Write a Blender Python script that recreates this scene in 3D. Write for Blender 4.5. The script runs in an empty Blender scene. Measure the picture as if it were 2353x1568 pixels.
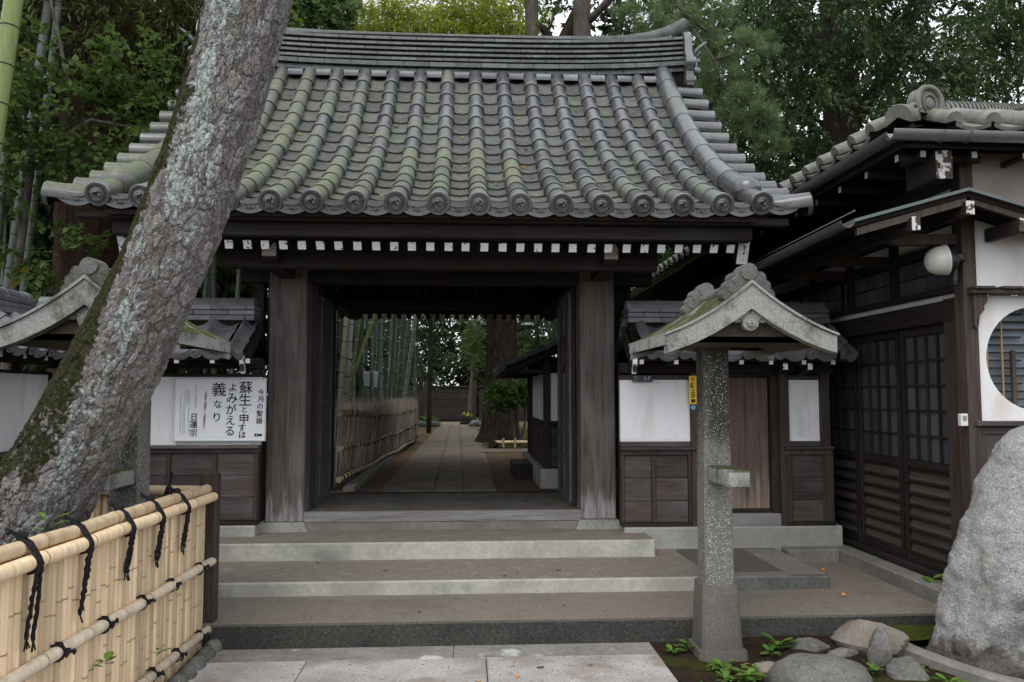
import bpy, math, random
import numpy as np
from mathutils import Vector, Matrix, Euler, noise as mnoise

R = math.radians
rng = random.Random(7)
nrs = np.random.RandomState(11)
scene = bpy.context.scene
COL = scene.collection

# ------------------------------------------------------------------ camera, light, exposure
cam_d = bpy.data.cameras.new("camera")
cam = bpy.data.objects.new("camera", cam_d)
COL.objects.link(cam)
cam_d.sensor_width = 36.0
cam_d.lens = 36.0 * 1838.0 / 2353.0
cam_d.clip_start = 0.05
cam_d.clip_end = 600
cam.location = (0, 0, 1.6)
cam.rotation_euler = (R(90 + 3.9), 0, R(-3.3))
scene.camera = cam

SUN_EL, SUN_AZ = 58.0, 200.0          # azimuth clockwise from +Y: light from behind the camera, a little right
world = bpy.data.worlds.new("World")
scene.world = world
world.use_nodes = True
wn, wl = world.node_tree.nodes, world.node_tree.links
bg = wn["Background"]
sky = wn.new("ShaderNodeTexSky")
sky.sky_type = 'NISHITA'
sky.sun_disc = False
sky.sun_elevation = R(SUN_EL)
sky.sun_rotation = R(SUN_AZ)
sky.air_density = 1.0
sky.dust_density = 4.0
sky.ozone_density = 1.0
hs = wn.new("ShaderNodeHueSaturation")     # overcast: the blue of the clear sky mostly gone
hs.inputs["Saturation"].default_value = 0.30
wl.new(sky.outputs[0], hs.inputs["Color"])
cl = wn.new("ShaderNodeMix"); cl.data_type = 'RGBA'    # an even cloud layer over the clear sky
cl.inputs[0].default_value = 0.65
cl.inputs[7].default_value = (9.2, 9.5, 10.0, 1)
wl.new(hs.outputs[0], cl.inputs[6])
wl.new(cl.outputs[2], bg.inputs["Color"])
bg.inputs["Strength"].default_value = 0.12

sun_d = bpy.data.lights.new("sun", 'SUN')
sun_d.energy = 0.6
sun_d.angle = R(35)
sun_d.color = (1.0, 0.97, 0.93)
sun = bpy.data.objects.new("sun", sun_d)
COL.objects.link(sun)
_az, _el = R(SUN_AZ), R(SUN_EL)
sdir = Vector((math.sin(_az) * math.cos(_el), math.cos(_az) * math.cos(_el), math.sin(_el)))
sun.rotation_euler = (-sdir).to_track_quat('-Z', 'Y').to_euler()
sun.location = sdir * 40

scene.view_settings.view_transform = 'Standard'
scene.view_settings.look = 'None'
scene.view_settings.gamma = 1.0
scene.view_settings.use_curve_mapping = False
scene.view_settings.exposure = 0.66
scene.render.engine = 'CYCLES'
scene.cycles.max_bounces = 6
scene.cycles.diffuse_bounces = 4
scene.cycles.glossy_bounces = 2
scene.cycles.transmission_bounces = 3
scene.cycles.caustics_reflective = False
scene.cycles.caustics_refractive = False
scene.cycles.use_denoising = True

# ------------------------------------------------------------------ mesh builder and object helpers
class MB:
    def __init__(self):
        self.v, self.f, self.mi = [], [], []

    def add(self, verts, faces, m=0, M=None):
        b = len(self.v)
        if M is not None:
            verts = [tuple(M @ Vector(p)) for p in verts]
        self.v.extend(tuple(p) for p in verts)
        for q in faces:
            self.f.append(tuple(i + b for i in q))
            self.mi.append(m)
        return self

    def box(self, x0, x1, y0, y1, z0, z1, c=0.004, m=0, M=None):
        c = min(c, abs(x1 - x0) * .3, abs(y1 - y0) * .3, abs(z1 - z0) * .3)
        X, Y, Z = (x0, x1), (y0, y1), (z0, z1)
        v, idx = [], {}
        for i in (0, 1):
            for j in (0, 1):
                for k in (0, 1):
                    sx, sy, sz = (1 - 2 * i) * c, (1 - 2 * j) * c, (1 - 2 * k) * c
                    idx[i, j, k, 0] = len(v); v.append((X[i], Y[j] + sy, Z[k] + sz))
                    idx[i, j, k, 1] = len(v); v.append((X[i] + sx, Y[j], Z[k] + sz))
                    idx[i, j, k, 2] = len(v); v.append((X[i] + sx, Y[j] + sy, Z[k]))
        f = []
        def q(*a): f.append(tuple(idx[t] for t in a))
        q((0,0,0,0),(0,0,1,0),(0,1,1,0),(0,1,0,0)); q((1,0,0,0),(1,1,0,0),(1,1,1,0),(1,0,1,0))
        q((0,0,0,1),(1,0,0,1),(1,0,1,1),(0,0,1,1)); q((0,1,0,1),(0,1,1,1),(1,1,1,1),(1,1,0,1))
        q((0,0,0,2),(0,1,0,2),(1,1,0,2),(1,0,0,2)); q((0,0,1,2),(1,0,1,2),(1,1,1,2),(0,1,1,2))
        for k in (0, 1):
            for j in (0, 1):
                a = ((0,j,k,1),(1,j,k,1),(1,j,k,2),(0,j,k,2))
                q(*(a if (j == k) else a[::-1]))
            for i in (0, 1):
                a = ((i,0,k,0),(i,1,k,0),(i,1,k,2),(i,0,k,2))
                q(*(a[::-1] if (i == k) else a))
        for i in (0, 1):
            for j in (0, 1):
                a = ((i,j,0,0),(i,j,0,1),(i,j,1,1),(i,j,1,0))
                q(*(a if (i == j) else a[::-1]))
        for i in (0, 1):
            for j in (0, 1):
                for k in (0, 1):
                    a = ((i,j,k,0),(i,j,k,1),(i,j,k,2))
                    q(*(a if (i + j + k) % 2 == 1 else a[::-1]))
        return self.add(v, f, m, M)

    def tube(self, pts, r, n=8, cap=True, m=0, M=None, flat=1.0):
        pts = [Vector(p) for p in pts]
        rs = r if isinstance(r, (list, tuple)) else [r] * len(pts)
        v, f = [], []
        up = None
        for i, p in enumerate(pts):
            d = (pts[min(i + 1, len(pts) - 1)] - pts[max(i - 1, 0)]).normalized()
            if up is None:
                up = Vector((0, 0, 1)) if abs(d.z) < .9 else Vector((0, 1, 0))
            s = d.cross(up).normalized()
            up = s.cross(d).normalized()
            for k in range(n):
                a = 2 * math.pi * k / n
                v.append(p + (s * math.cos(a) + up * math.sin(a) * flat) * rs[i])
        for i in range(len(pts) - 1):
            for k in range(n):
                a, b = i * n + k, i * n + (k + 1) % n
                f.append((a, b, b + n, a + n))
        if cap:
            f.append(tuple(range(n))[::-1])
            f.append(tuple((len(pts) - 1) * n + k for k in range(n)))
        return self.add(v, f, m, M)

    def prism(self, poly, axis, a0, a1, m=0, M=None):
        # extrude a 2D polygon: axis 'x' -> poly is (y,z); 'y' -> (x,z); 'z' -> (x,y)
        def P(p, a):
            return (a, p[0], p[1]) if axis == 'x' else ((p[0], a, p[1]) if axis == 'y' else (p[0], p[1], a))
        n = len(poly)
        v = [P(p, a0) for p in poly] + [P(p, a1) for p in poly]
        f = [tuple(range(n))[::-1], tuple(range(n, 2 * n))]
        for i in range(n):
            j = (i + 1) % n
            f.append((i, j, j + n, i + n))
        return self.add(v, f, m, M)

    def sphere(self, c, r, n=10, m=0, M=None, sq=(1, 1, 1)):
        v, f = [], []
        h = n // 2
        for i in range(h + 1):
            t = math.pi * i / h
            for k in range(n):
                a = 2 * math.pi * k / n
                v.append((c[0] + r * sq[0] * math.sin(t) * math.cos(a), c[1] + r * sq[1] * math.sin(t) * math.sin(a), c[2] + r * sq[2] * math.cos(t)))
        for i in range(h):
            for k in range(n):
                a, b = i * n + k, i * n + (k + 1) % n
                f.append((a, a + n, b + n, b))
        return self.add(v, f, m, M)

    def lathe(self, prof, n=16, m=0, M=None):
        v, f = [], []
        for r, z in prof:
            for k in range(n):
                a = 2 * math.pi * k / n
                v.append((r * math.cos(a), r * math.sin(a), z))
        for i in range(len(prof) - 1):
            for k in range(n):
                a, b = i * n + k, i * n + (k + 1) % n
                f.append((a, b, b + n, a + n))
        return self.add(v, f, m, M)

    def mesh(self, name, mats, smooth=None):
        me = bpy.data.meshes.new(name)
        me.from_pydata(self.v, [], self.f)
        for mt in (mats if isinstance(mats, (list, tuple)) else [mats]):
            me.materials.append(mt)
        if any(self.mi):
            me.polygons.foreach_set("material_index", self.mi)
        me.update()
        import bmesh
        b = bmesh.new(); b.from_mesh(me)
        bmesh.ops.recalc_face_normals(b, faces=b.faces)
        b.to_mesh(me); b.free()
        if smooth is not None:
            me.shade_smooth() if smooth >= 180 else (me.shade_smooth(), me.set_sharp_from_angle(angle=R(smooth)))
        return me

WM = {}
def link(name, data, parent=None, M=None):
    o = bpy.data.objects.new(name, data)
    COL.objects.link(o)
    M = M or Matrix.Identity(4)
    WM[o] = M
    if parent is not None:
        o.parent = parent
        o.matrix_parent_inverse = WM[parent].inverted()
    o.matrix_basis = M
    return o

def part(name, mb, mats, parent=None, smooth=None, M=None):
    return link(name, mb.mesh(name, mats, smooth), parent, M)

def tag(o, label=None, cat=None, group=None, kind=None):
    if label: o["label"] = label
    if cat: o["category"] = cat
    if group: o["group"] = group
    if kind: o["kind"] = kind
    return o

def thing(name, label, cat, loc=(0, 0, 0), group=None):
    o = link(name, None, None, Matrix.Translation(Vector(loc)))
    o.empty_display_size = .2
    return tag(o, label, cat, group)

def structure(name, mb, mats, smooth=None, parent=None):
    o = part(name, mb, mats, parent, smooth)
    o["kind"] = "structure"
    return o

def T(x, y, z): return Matrix.Translation(Vector((x, y, z)))
def RX(a): return Matrix.Rotation(a, 4, 'X')
def RY(a): return Matrix.Rotation(a, 4, 'Y')
def RZ(a): return Matrix.Rotation(a, 4, 'Z')
def SC(x, y, z): return Matrix.Diagonal((x, y, z, 1))

# ------------------------------------------------------------------ materials
class NB:
    """small node-graph builder: everything hangs on world position so pieces never repeat"""
    def __init__(self, name, rand=True, rscale=13.0):
        self.mat = bpy.data.materials.new(name)
        self.mat.use_nodes = True
        self.nt = self.mat.node_tree
        self.n, self.l = self.nt.nodes, self.nt.links
        self.bsdf = self.n["Principled BSDF"]
        geo = self.n.new("ShaderNodeNewGeometry")
        self.geo = geo
        self.pos = geo.outputs["Position"]
        self.oi = self.n.new("ShaderNodeObjectInfo")
        self.raw = self.pos
        if rand:
            s = self.n.new("ShaderNodeVectorMath"); s.operation = 'SCALE'
            cb = self.n.new("ShaderNodeCombineXYZ")
            for i in range(3): self.l.new(self.oi.outputs["Random"], cb.inputs[i])
            self.l.new(cb.outputs[0], s.inputs[0]); s.inputs["Scale"].default_value = rscale
            a = self.n.new("ShaderNodeVectorMath"); a.operation = 'ADD'
            self.l.new(self.pos, a.inputs[0]); self.l.new(s.outputs[0], a.inputs[1])
            self.pos = a.outputs[0]

    def noise(self, scale, stretch=(1, 1, 1), detail=4, rough=.55, src=None, off=0, dist=0):
        mp = self.n.new("ShaderNodeMapping")
        mp.inputs["Scale"].default_value = stretch
        mp.inputs["Location"].default_value = (off, off * 1.3, off * .7)
        self.l.new(src or self.pos, mp.inputs[0])
        t = self.n.new("ShaderNodeTexNoise")
        t.inputs["Scale"].default_value = scale
        t.inputs["Detail"].default_value = detail
        t.inputs["Roughness"].default_value = rough
        t.inputs["Distortion"].default_value = dist
        self.l.new(mp.outputs[0], t.inputs["Vector"])
        return t.outputs["Fac"]

    def voro(self, scale, stretch=(1, 1, 1), feature='F1', src=None, rnd=1.0):
        mp = self.n.new("ShaderNodeMapping"); mp.inputs["Scale"].default_value = stretch
        self.l.new(src or self.pos, mp.inputs[0])
        t = self.n.new("ShaderNodeTexVoronoi"); t.feature = feature
        t.inputs["Scale"].default_value = scale; t.inputs["Randomness"].default_value = rnd
        self.l.new(mp.outputs[0], t.inputs["Vector"])
        return t.outputs["Distance"]

    def rng(self, fac, lo, hi, a=0.0, b=1.0):
        m = self.n.new("ShaderNodeMapRange"); m.interpolation_type = 'SMOOTHSTEP'
        self.l.new(fac, m.inputs[0])
        for i, v in enumerate((lo, hi, a, b)): m.inputs[1 + i].default_value = v
        return m.outputs[0]

    def math(self, op, a, b=0.5):
        m = self.n.new("ShaderNodeMath"); m.operation = op
        for i, v in enumerate((a, b)):
            if isinstance(v, (int, float)): m.inputs[i].default_value = v
            else: self.l.new(v, m.inputs[i])
        return m.outputs[0]

    def mix(self, fac, a, b):
        m = self.n.new("ShaderNodeMix"); m.data_type = 'RGBA'
        for s, v in ((m.inputs[0], fac), (m.inputs[6], a), (m.inputs[7], b)):
            if isinstance(v, (int, float)): s.default_value = v
            elif isinstance(v, tuple): s.default_value = (*v, 1) if len(v) == 3 else v
            else: self.l.new(v, s)
        return m.outputs[2]

    def ramp(self, fac, stops):
        r = self.n.new("ShaderNodeValToRGB")
        e = r.color_ramp.elements
        while len(e) < len(stops): e.new(.5)
        for el, (p, c) in zip(e, stops):
            el.position = p; el.color = (*c, 1)
        self.l.new(fac, r.inputs[0])
        return r.outputs[0]

    def axis(self, k, src=None):
        s = self.n.new("ShaderNodeSeparateXYZ"); self.l.new(src or self.raw, s.inputs[0])
        return s.outputs[k]

    def nz(self):
        return self.axis(2, self.geo.outputs["Normal"])

    def bump(self, h, strength=.3, dist=.01):
        b = self.n.new("ShaderNodeBump")
        b.inputs["Strength"].default_value = strength; b.inputs["Distance"].default_value = dist
        self.l.new(h, b.inputs["Height"])
        self.l.new(b.outputs[0], self.bsdf.inputs["Normal"])

    def done(self, col, rough=.8, spec=.3):
        i = self.bsdf.inputs
        if isinstance(col, tuple): i["Base Color"].default_value = (*col, 1)
        else: self.l.new(col, i["Base Color"])
        if isinstance(rough, (int, float)): i["Roughness"].default_value = rough
        else: self.l.new(rough, i["Roughness"])
        i["Specular IOR Level"].default_value = spec
        return self.mat

    def jitter(self, col, amt=.25, hue=0.0):
        h = self.n.new("ShaderNodeHueSaturation")
        self.l.new(self.rng(self.oi.outputs["Random"], 0, 1, 1 - amt, 1 + amt), h.inputs["Value"])
        self.l.new(col, h.inputs["Color"])
        return h.outputs[0]

def wood(name, dark, light, axis, grey=None, bleach=None, bump=.35, rough=.75, jit=.15):
    b = NB(name)
    st = {'x': (.06, 1, 1), 'y': (1, .06, 1), 'z': (1, 1, .06)}[axis]
    g = b.noise(38, st, 6, .65, dist=.4)
    big = b.noise(3.5, tuple(.4 if s < 1 else 1 for s in st), 3)
    c = b.ramp(g, [(.32, dark), (.68, light)])
    if grey: c = b.mix(b.rng(big, .45, .72, 0, .75), c, grey)
    fine = b.noise(120, st, 3, .7)
    c = b.mix(b.rng(fine, .55, .75, 0, .5), c, tuple(x * .45 for x in dark))
    if bleach:
        z0, z1, colr = bleach
        n2 = b.noise(22, (1, 1, .12), 4)
        zz = b.math('ADD', b.axis(2), b.rng(n2, .2, .8, -.22, .22))
        c = b.mix(b.rng(zz, z0, z1, .85, 0), c, b.mix(b.rng(g, .35, .65), tuple(x * .6 for x in colr), colr))
    c = b.jitter(c, jit)
    b.bump(g, bump, .006)
    return b.done(c, rough, .25)

def stone(name, a, bcol, scale=30, speck=None, dirt=None, bump=.5, rough=.9, rand=False, stain=None):
    b = NB(name, rand)
    n1 = b.noise(scale, detail=6, rough=.7); n2 = b.noise(2.2, detail=4)
    c = b.ramp(n1, [(.3, a), (.7, bcol)])
    c = b.mix(b.rng(n2, .35, .7, 0, .55), c, tuple(x * .55 for x in a))
    if stain: c = b.mix(b.rng(b.noise(stain[1], detail=5, off=4), stain[2], stain[3], 0, .85), c, stain[0])
    if speck:
        v = b.noise(speck[1], detail=1, rough=.5, off=9)
        c = b.mix(b.rng(v, speck[2], speck[2] + .05), c, speck[0])
    if dirt:
        dc, lo, hi = dirt
        up = b.rng(b.nz(), .6, .95)
        nn = b.noise(9, detail=6, off=2)
        c = b.mix(b.math('MULTIPLY', up, b.rng(nn, lo, hi, .55, 1)), c, b.mix(b.rng(b.noise(60, detail=5), .3, .7), tuple(x * .7 for x in dc), dc))
        sp_ = b.math('MULTIPLY', b.rng(b.noise(26, (1, 1.6, 1), 3, .6, off=12), .66, .71), b.rng(b.noise(2.2, detail=3, off=7), .45, .62))
        c = b.mix(b.math('MULTIPLY', up, sp_), c, tuple(x * .35 for x in dc))
        c = b.mix(b.math('MULTIPLY', up, b.rng(b.noise(1.1, (1, 2.2, 1), 5, .65, off=15), .52, .70, 0, .5)), c, tuple(x * .55 for x in dc))
    b.bump(b.noise(scale * 1.4, detail=8, rough=.75), bump, .012)
    return b.done(c, rough, .2)

MAT = {}
DK, LT = (.014, .0105, .009), (.038, .030, .026)
for ax in 'xyz':
    MAT['dark_' + ax] = wood('dark timber ' + ax, DK, LT, ax, grey=(.044, .038, .035))
    MAT['board_' + ax] = wood('cedar board ' + ax, (.044, .033, .031), (.105, .084, .080), ax, grey=(.14, .127, .128), bump=.3, jit=.22)
MAT['post'] = wood('weathered gate post', (.055, .047, .043), (.155, .136, .126), 'z', grey=(.170, .156, .149), bleach=(.44, .76, (.44, .42, .42)), bump=.5, jit=.05)
MAT['leaf_door'] = wood('weathered door leaf', (.060, .055, .053), (.17, .16, .155), 'z', grey=(.14, .133, .13), jit=.05)
MAT['sill'] = wood('grey sill timber', (.14, .13, .13), (.33, .32, .325), 'x', grey=(.24, .22, .21), jit=.03)
MAT['brown'] = wood('red brown timber', (.034, .024, .020), (.088, .066, .056), 'z', grey=(.075, .062, .056))
MAT['door_wood'] = wood('plank door timber', (.075, .046, .038), (.15, .105, .09), 'z', grey=(.11, .085, .078), bleach=(.45, .95, (.36, .28, .22)), jit=.06)
MAT['pale_end'] = wood('pale weathered beam end', (.40, .36, .33), (.66, .62, .59), 'x', grey=(.55, .52, .50))

b = NB('white paint', True)
c = b.mix(b.rng(b.noise(28, detail=3), .60, .64), (.82, .84, .86), (.12, .09, .075))
c = b.mix(b.rng(b.noise(9, detail=4), .5, .8, 0, .35), c, (.5, .48, .46))
MAT['white_paint'] = b.done(c, .6)
b = NB('flaking white paint', True)
c = b.mix(b.rng(b.noise(17, detail=3), .47, .51), (.62, .60, .58), (.06, .042, .034))
MAT['flaking'] = b.done(c, .7)

b = NB('white plaster', True)
c = b.ramp(b.noise(2.5, detail=5, rough=.6), [(.3, (.78, .79, .81)), (.7, (.86, .87, .89))])
c = b.mix(b.rng(b.noise(7, (1, 1, .25), 5), .50, .78, 0, .42), c, (.46, .44, .42))
c = b.mix(b.rng(b.noise(1.3, (1, 1, .6), 6, .65, off=3), .50, .66, 0, .22), c, (.50, .49, .47))
b.bump(b.noise(140, detail=3), .12, .004)
MAT['plaster'] = b.done(c, .9, .15)
b = NB('stained plaster', True)
c = b.ramp(b.noise(2.0, detail=5, rough=.6), [(.3, (.74, .73, .72)), (.7, (.86, .85, .84))])
c = b.mix(b.rng(b.noise(3.2, (1, 1, .5), 6), .50, .75, 0, .45), c, (.42, .35, .28))
MAT['plaster2'] = b.done(c, .9, .15)

b = NB('brown eave shade plaster', True)
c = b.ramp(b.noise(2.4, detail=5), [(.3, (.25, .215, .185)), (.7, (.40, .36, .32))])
MAT['wall_shade'] = b.done(c, .9, .15)  # shade under the hall eave put into the plaster colour above the hood

def tile_mat(name, base, lite, moss_amt, gloss=.24, mossc=(.062, .071, .034)):
    b = NB(name, True, 5.0)
    n1 = b.noise(9, detail=6, rough=.65); n2 = b.noise(55, detail=4, rough=.7)
    c = b.ramp(n1, [(.3, base), (.72, lite)])
    c = b.mix(b.rng(n2, .52, .72, 0, .55), c, tuple(x * 1.75 for x in lite))
    # lichen and moss: thick on the shaded left and towards the eave, thin on the right
    big = b.noise(.9, detail=4, src=b.raw)
    x = b.rng(b.axis(0), -2.6, 2.4, .22, -.20)
    y = b.rng(b.axis(1), 6.0, 9.0, .14, -.10)
    f = b.math('ADD', b.math('ADD', big, x), b.math('ADD', y, b.rng(b.oi.outputs["Random"], 0, 1, -.10, .10)))
    f = b.math('MULTIPLY', b.rng(f, .34, .80), b.rng(b.nz(), .15, .7, .35, 1.0))
    f = b.math('MULTIPLY', f, moss_amt)
    mc = b.mix(b.rng(b.noise(26, detail=5), .35, .68), mossc, tuple(min(1, x * 1.75) for x in mossc))
    c = b.mix(f, c, mc)
    c = b.jitter(c, .22)
    b.bump(n2, .25, .004)
    return b.done(c, b.rng(f, 0, .8, gloss, .70), 1.0 if gloss < .5 else .3)
MAT['tile'] = tile_mat('grey roof tile', (.048, .050, .054), (.098, .102, .108), 1.0)
MAT['pan'] = tile_mat('lichened pan tile', (.052, .056, .050), (.128, .134, .120), .34, .62)
MAT['ridge'] = tile_mat('ridge tile', (.036, .040, .041), (.105, .116, .114), .22, .5)
MAT['disc'] = tile_mat('moulded eave tile', (.058, .059, .062), (.100, .102, .107), .05)
b = NB('wall roof tile', True, 5.0)
c = b.ramp(b.noise(7, detail=5), [(.3, (.10, .105, .115)), (.7, (.19, .195, .21))])
c = b.jitter(b.mix(b.rng(b.noise(40, detail=4), .55, .75, 0, .4), c, (.25, .26, .25)), .2)
MAT['tile2'] = b.done(c, .45, .45)
b = NB('pale roof tile', True, 5.0)
c = b.ramp(b.noise(9, detail=5), [(.3, (.10, .105, .092)), (.7, (.22, .225, .20))])
c = b.mix(b.rng(b.noise(5, detail=4), .5, .75, 0, .6), c, (.16, .17, .09))
MAT['tile3'] = b.done(b.jitter(c, .15), .6, .35)

MAT['riser'] = stone('step concrete', (.42, .415, .355), (.60, .59, .525), 24, dirt=((.255, .222, .185), .16, .52), stain=((.17, .18, .16), 1.6, .52, .72), bump=.25)
MAT['riser_dark'] = stone('damp step concrete', (.032, .032, .030), (.085, .085, .077), 40, speck=((.30, .30, .28), 190, .69), dirt=((.245, .212, .175), .16, .50), stain=((.30, .30, .28), 1.1, .66, .78), bump=.4)
MAT['riser_mid'] = stone('stained block concrete', (.11, .112, .105), (.24, .24, .225), 30, dirt=((.135, .118, .10), .16, .50), stain=((.055, .056, .052), 2.6, .48, .66), bump=.4)
MAT['terrace'] = stone('terrace concrete', (.20, .185, .165), (.30, .28, .25), 30, dirt=((.125, .112, .098), .28, .62), stain=((.085, .082, .075), 2.0, .56, .74), bump=.3)
MAT['plinth'] = stone('plinth concrete', (.36, .36, .33), (.50, .50, .47), 20, stain=((.28, .265, .22), 2.5, .50, .75), bump=.15)
MAT['kerb'] = stone('kerb concrete', (.19, .18, .165), (.32, .305, .28), 28, bump=.3)
MAT['slab'] = stone('rough granite slab', (.41, .375, .35), (.74, .715, .695), 90, speck=((.16, .13, .11), 60, .66), stain=((.33, .27, .225), 2.6, .48, .70), bump=1.0, rand=True)
MAT['slab_strip'] = stone('concrete paving strip', (.19, .175, .155), (.34, .325, .30), 24, stain=((.55, .55, .53), 4.5, .60, .72), bump=.5, rand=True)
MAT['path_slab'] = stone('garden path slab', (.16, .13, .102), (.25, .21, .168), 24, bump=.5, rand=True)
MAT['pillar'] = stone('speckled stone pillar', (.10, .10, .092), (.20, .20, .185), 30, speck=((.78, .78, .76), 75, .64), stain=((.055, .056, .050), 1.4, .50, .66), bump=.5)
b = NB('speckled stone pillar', False)
c = b.ramp(b.noise(40, detail=6, rough=.7), [(.3, (.125, .125, .112)), (.7, (.235, .235, .212))])
alg = b.math('ADD', b.rng(b.axis(2), .55, 1.75), b.rng(b.noise(5, (1, 1, .35), 5), .25, .75, -.42, .42))
c = b.mix(b.rng(alg, .35, .85, 0, .9), c, (.042, .042, .036))
c = b.mix(b.rng(b.noise(150, detail=0, off=9), .70, .74), c, (.66, .66, .63))
b.bump(b.noise(60, detail=6, rough=.75), .5, .01)
MAT['pillar'] = b.done(c, .9, .2)
MAT['pillar_base'] = stone('brown grey pillar base', (.12, .11, .095), (.21, .195, .17), 60, bump=.5)
MAT['capstone'] = stone('lichened cap stone', (.22, .22, .205), (.62, .62, .60), 110, speck=((.10, .10, .09), 190, .62), stain=((.10, .10, .065), 3.4, .52, .70), bump=.8)
b = NB('lichened cap stone', False)
c = b.ramp(b.noise(110, detail=6, rough=.7), [(.3, (.27, .265, .25)), (.7, (.54, .535, .51))])
c = b.mix(b.rng(b.noise(190, detail=1, off=9), .60, .66, 0, .6), c, (.15, .145, .13))
c = b.mix(b.rng(b.noise(5, detail=6, rough=.7, off=4), .46, .64, 0, .8), c, b.mix(b.rng(b.noise(90, detail=4), .35, .65), (.06, .058, .045), (.17, .165, .14)))
up = b.math('MULTIPLY', b.rng(b.nz(), .35, .75), b.rng(b.noise(7, detail=5, off=2), .28, .50))
c = b.mix(up, c, b.mix(b.rng(b.noise(70, detail=5), .35, .7), (.045, .050, .018), (.115, .115, .045)))
b.bump(b.noise(120, detail=8, rough=.8), .9, .012)
MAT['capstone'] = b.done(c, .95, .15)
MAT['finial'] = stone('dull grey finial stone', (.11, .11, .10), (.26, .26, .245), 70, speck=((.40, .40, .38), 130, .66), stain=((.07, .075, .05), 5, .52, .68), bump=.8)
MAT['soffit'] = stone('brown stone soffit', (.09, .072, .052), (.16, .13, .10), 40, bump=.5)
MAT['base_stone'] = stone('post base stone', (.25, .245, .225), (.42, .41, .38), 60, speck=((.12, .12, .11), 80, .64), bump=.5)
MAT['boulder'] = stone('granite boulder', (.15, .15, .147), (.64, .64, .635), 75, speck=((.75, .75, .74), 130, .62), stain=((.14, .125, .105), 1.3, .55, .68), bump=1.0)
b = NB('granite boulder', False)
c = b.ramp(b.noise(75, detail=6, rough=.75), [(.28, (.20, .20, .195)), (.72, (.74, .74, .73))])
c = b.mix(b.rng(b.noise(130, detail=1, off=5), .60, .66), c, (.78, .78, .77))
c = b.mix(b.rng(b.noise(2.4, detail=6, rough=.7), .48, .64, 0, .5), c, (.22, .215, .20))
c = b.mix(b.rng(b.noise(3.1, detail=6, rough=.7, off=8), .54, .68, 0, .5), c, (.36, .32, .24))
lowz = b.math('ADD', b.rng(b.axis(2), .06, .45, .62, -.4), b.rng(b.noise(5, detail=6, rough=.7), .25, .75, -.35, .35))
c = b.mix(b.rng(lowz, .15, .5, 0, .85), c, b.mix(b.rng(b.noise(40, detail=5), .3, .7), (.055, .042, .030), (.15, .12, .09)))
h = b.math('ADD', b.noise(60, detail=8, rough=.8), b.math('MULTIPLY', b.noise(9, detail=6, rough=.7), 3.0))
b.bump(h, 1.0, .022)
MAT['boulder'] = b.done(c, .95, .15)
MAT['rock'] = stone('grey garden rock', (.12, .115, .105), (.25, .24, .22), 34, speck=((.38, .37, .35), 90, .68), stain=((.09, .085, .06), 3, .55, .7), bump=.8, rand=True)
MAT['rock_pale'] = stone('tan split rock', (.20, .175, .14), (.33, .295, .25), 20, bump=.7, rand=True)

b = NB('moist soil', False)
n1 = b.noise(26, detail=8, rough=.75)
c = b.ramp(n1, [(.3, (.022, .014, .010)), (.7, (.075, .050, .036))])
ms = b.rng(b.noise(1.5, detail=5, off=3), .53, .64)
c = b.mix(b.math('MULTIPLY', ms, .85), c, b.mix(b.rng(b.noise(50, detail=4), .3, .7), (.035, .045, .010), (.09, .10, .022)))
b.bump(b.noise(40, detail=8, rough=.8), 1.0, .03)
MAT['soil'] = b.done(c, .95, .1)
b = NB('raked garden earth', False)
c = b.ramp(b.noise(14, detail=8, rough=.7), [(.3, (.11, .070, .048)), (.7, (.20, .135, .092))])
ms = b.math('MULTIPLY', b.rng(b.noise(.7, detail=5, off=5), .46, .58), b.rng(b.axis(1), 12, 17))
c = b.mix(ms, c, (.070, .080, .022))
b.bump(b.noise(30, detail=7, rough=.8), .7, .02)
MAT['earth'] = b.done(c, .95, .1)
b = NB('moss', False)
c = b.ramp(b.noise(45, detail=5), [(.3, (.03, .042, .008)), (.7, (.105, .115, .022))])
b.bump(b.noise(90, detail=5), 1.0, .02)
MAT['moss'] = b.done(c, .95, .1)

def bamboo_mat(name, a, bb, ringc, rough=.45):
    b = NB(name, True)
    g = b.noise(40, (1, 1, .04), 5, .6); n2 = b.noise(5, (1, 1, .4), 4)
    c = b.ramp(g, [(.3, a), (.7, bb)])
    c = b.mix(b.rng(n2, .5, .75, 0, .5), c, tuple(x * .72 for x in a))
    c = b.mix(b.rng(b.noise(90, detail=3), .68, .74, 0, .5), c, ringc)
    c = b.mix(b.rng(b.noise(9, (1, 1, .06), 5, .65, off=5), .55, .72, 0, .55), c, tuple(x * .62 for x in a))
    c = b.jitter(c, .24)
    return b.done(c, rough, .4)
MAT['bam_dry'] = bamboo_mat('dried yellow bamboo', (.58, .42, .25), (.80, .64, .44), (.40, .26, .14))
MAT['bam_dry_old'] = bamboo_mat('greyed dry bamboo', (.44, .36, .26), (.64, .55, .43), (.20, .15, .10), .6)
MAT['bam_ring'] = NB('brown bamboo joint', True).done((.36, .235, .13), .6)
MAT['bam_green'] = bamboo_mat('fresh green culm', (.15, .19, .055), (.24, .28, .10), (.30, .32, .20))
MAT['bam_blue'] = bamboo_mat('blue green culm', (.12, .17, .14), (.22, .28, .235), (.32, .36, .33))
MAT['bam_dull'] = bamboo_mat('dull grey green culm', (.085, .11, .09), (.15, .18, .15), (.2, .22, .18))
MAT['bam_pale'] = bamboo_mat('pale bloomed culm', (.30, .36, .33), (.44, .50, .46), (.2, .24, .2))
MAT['bam_tan'] = bamboo_mat('tan old culm', (.28, .26, .17), (.40, .37, .26), (.2, .16, .1))
MAT['bam_dark'] = bamboo_mat('dull dark culm', (.060, .078, .060), (.11, .135, .105), (.16, .18, .15))
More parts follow.
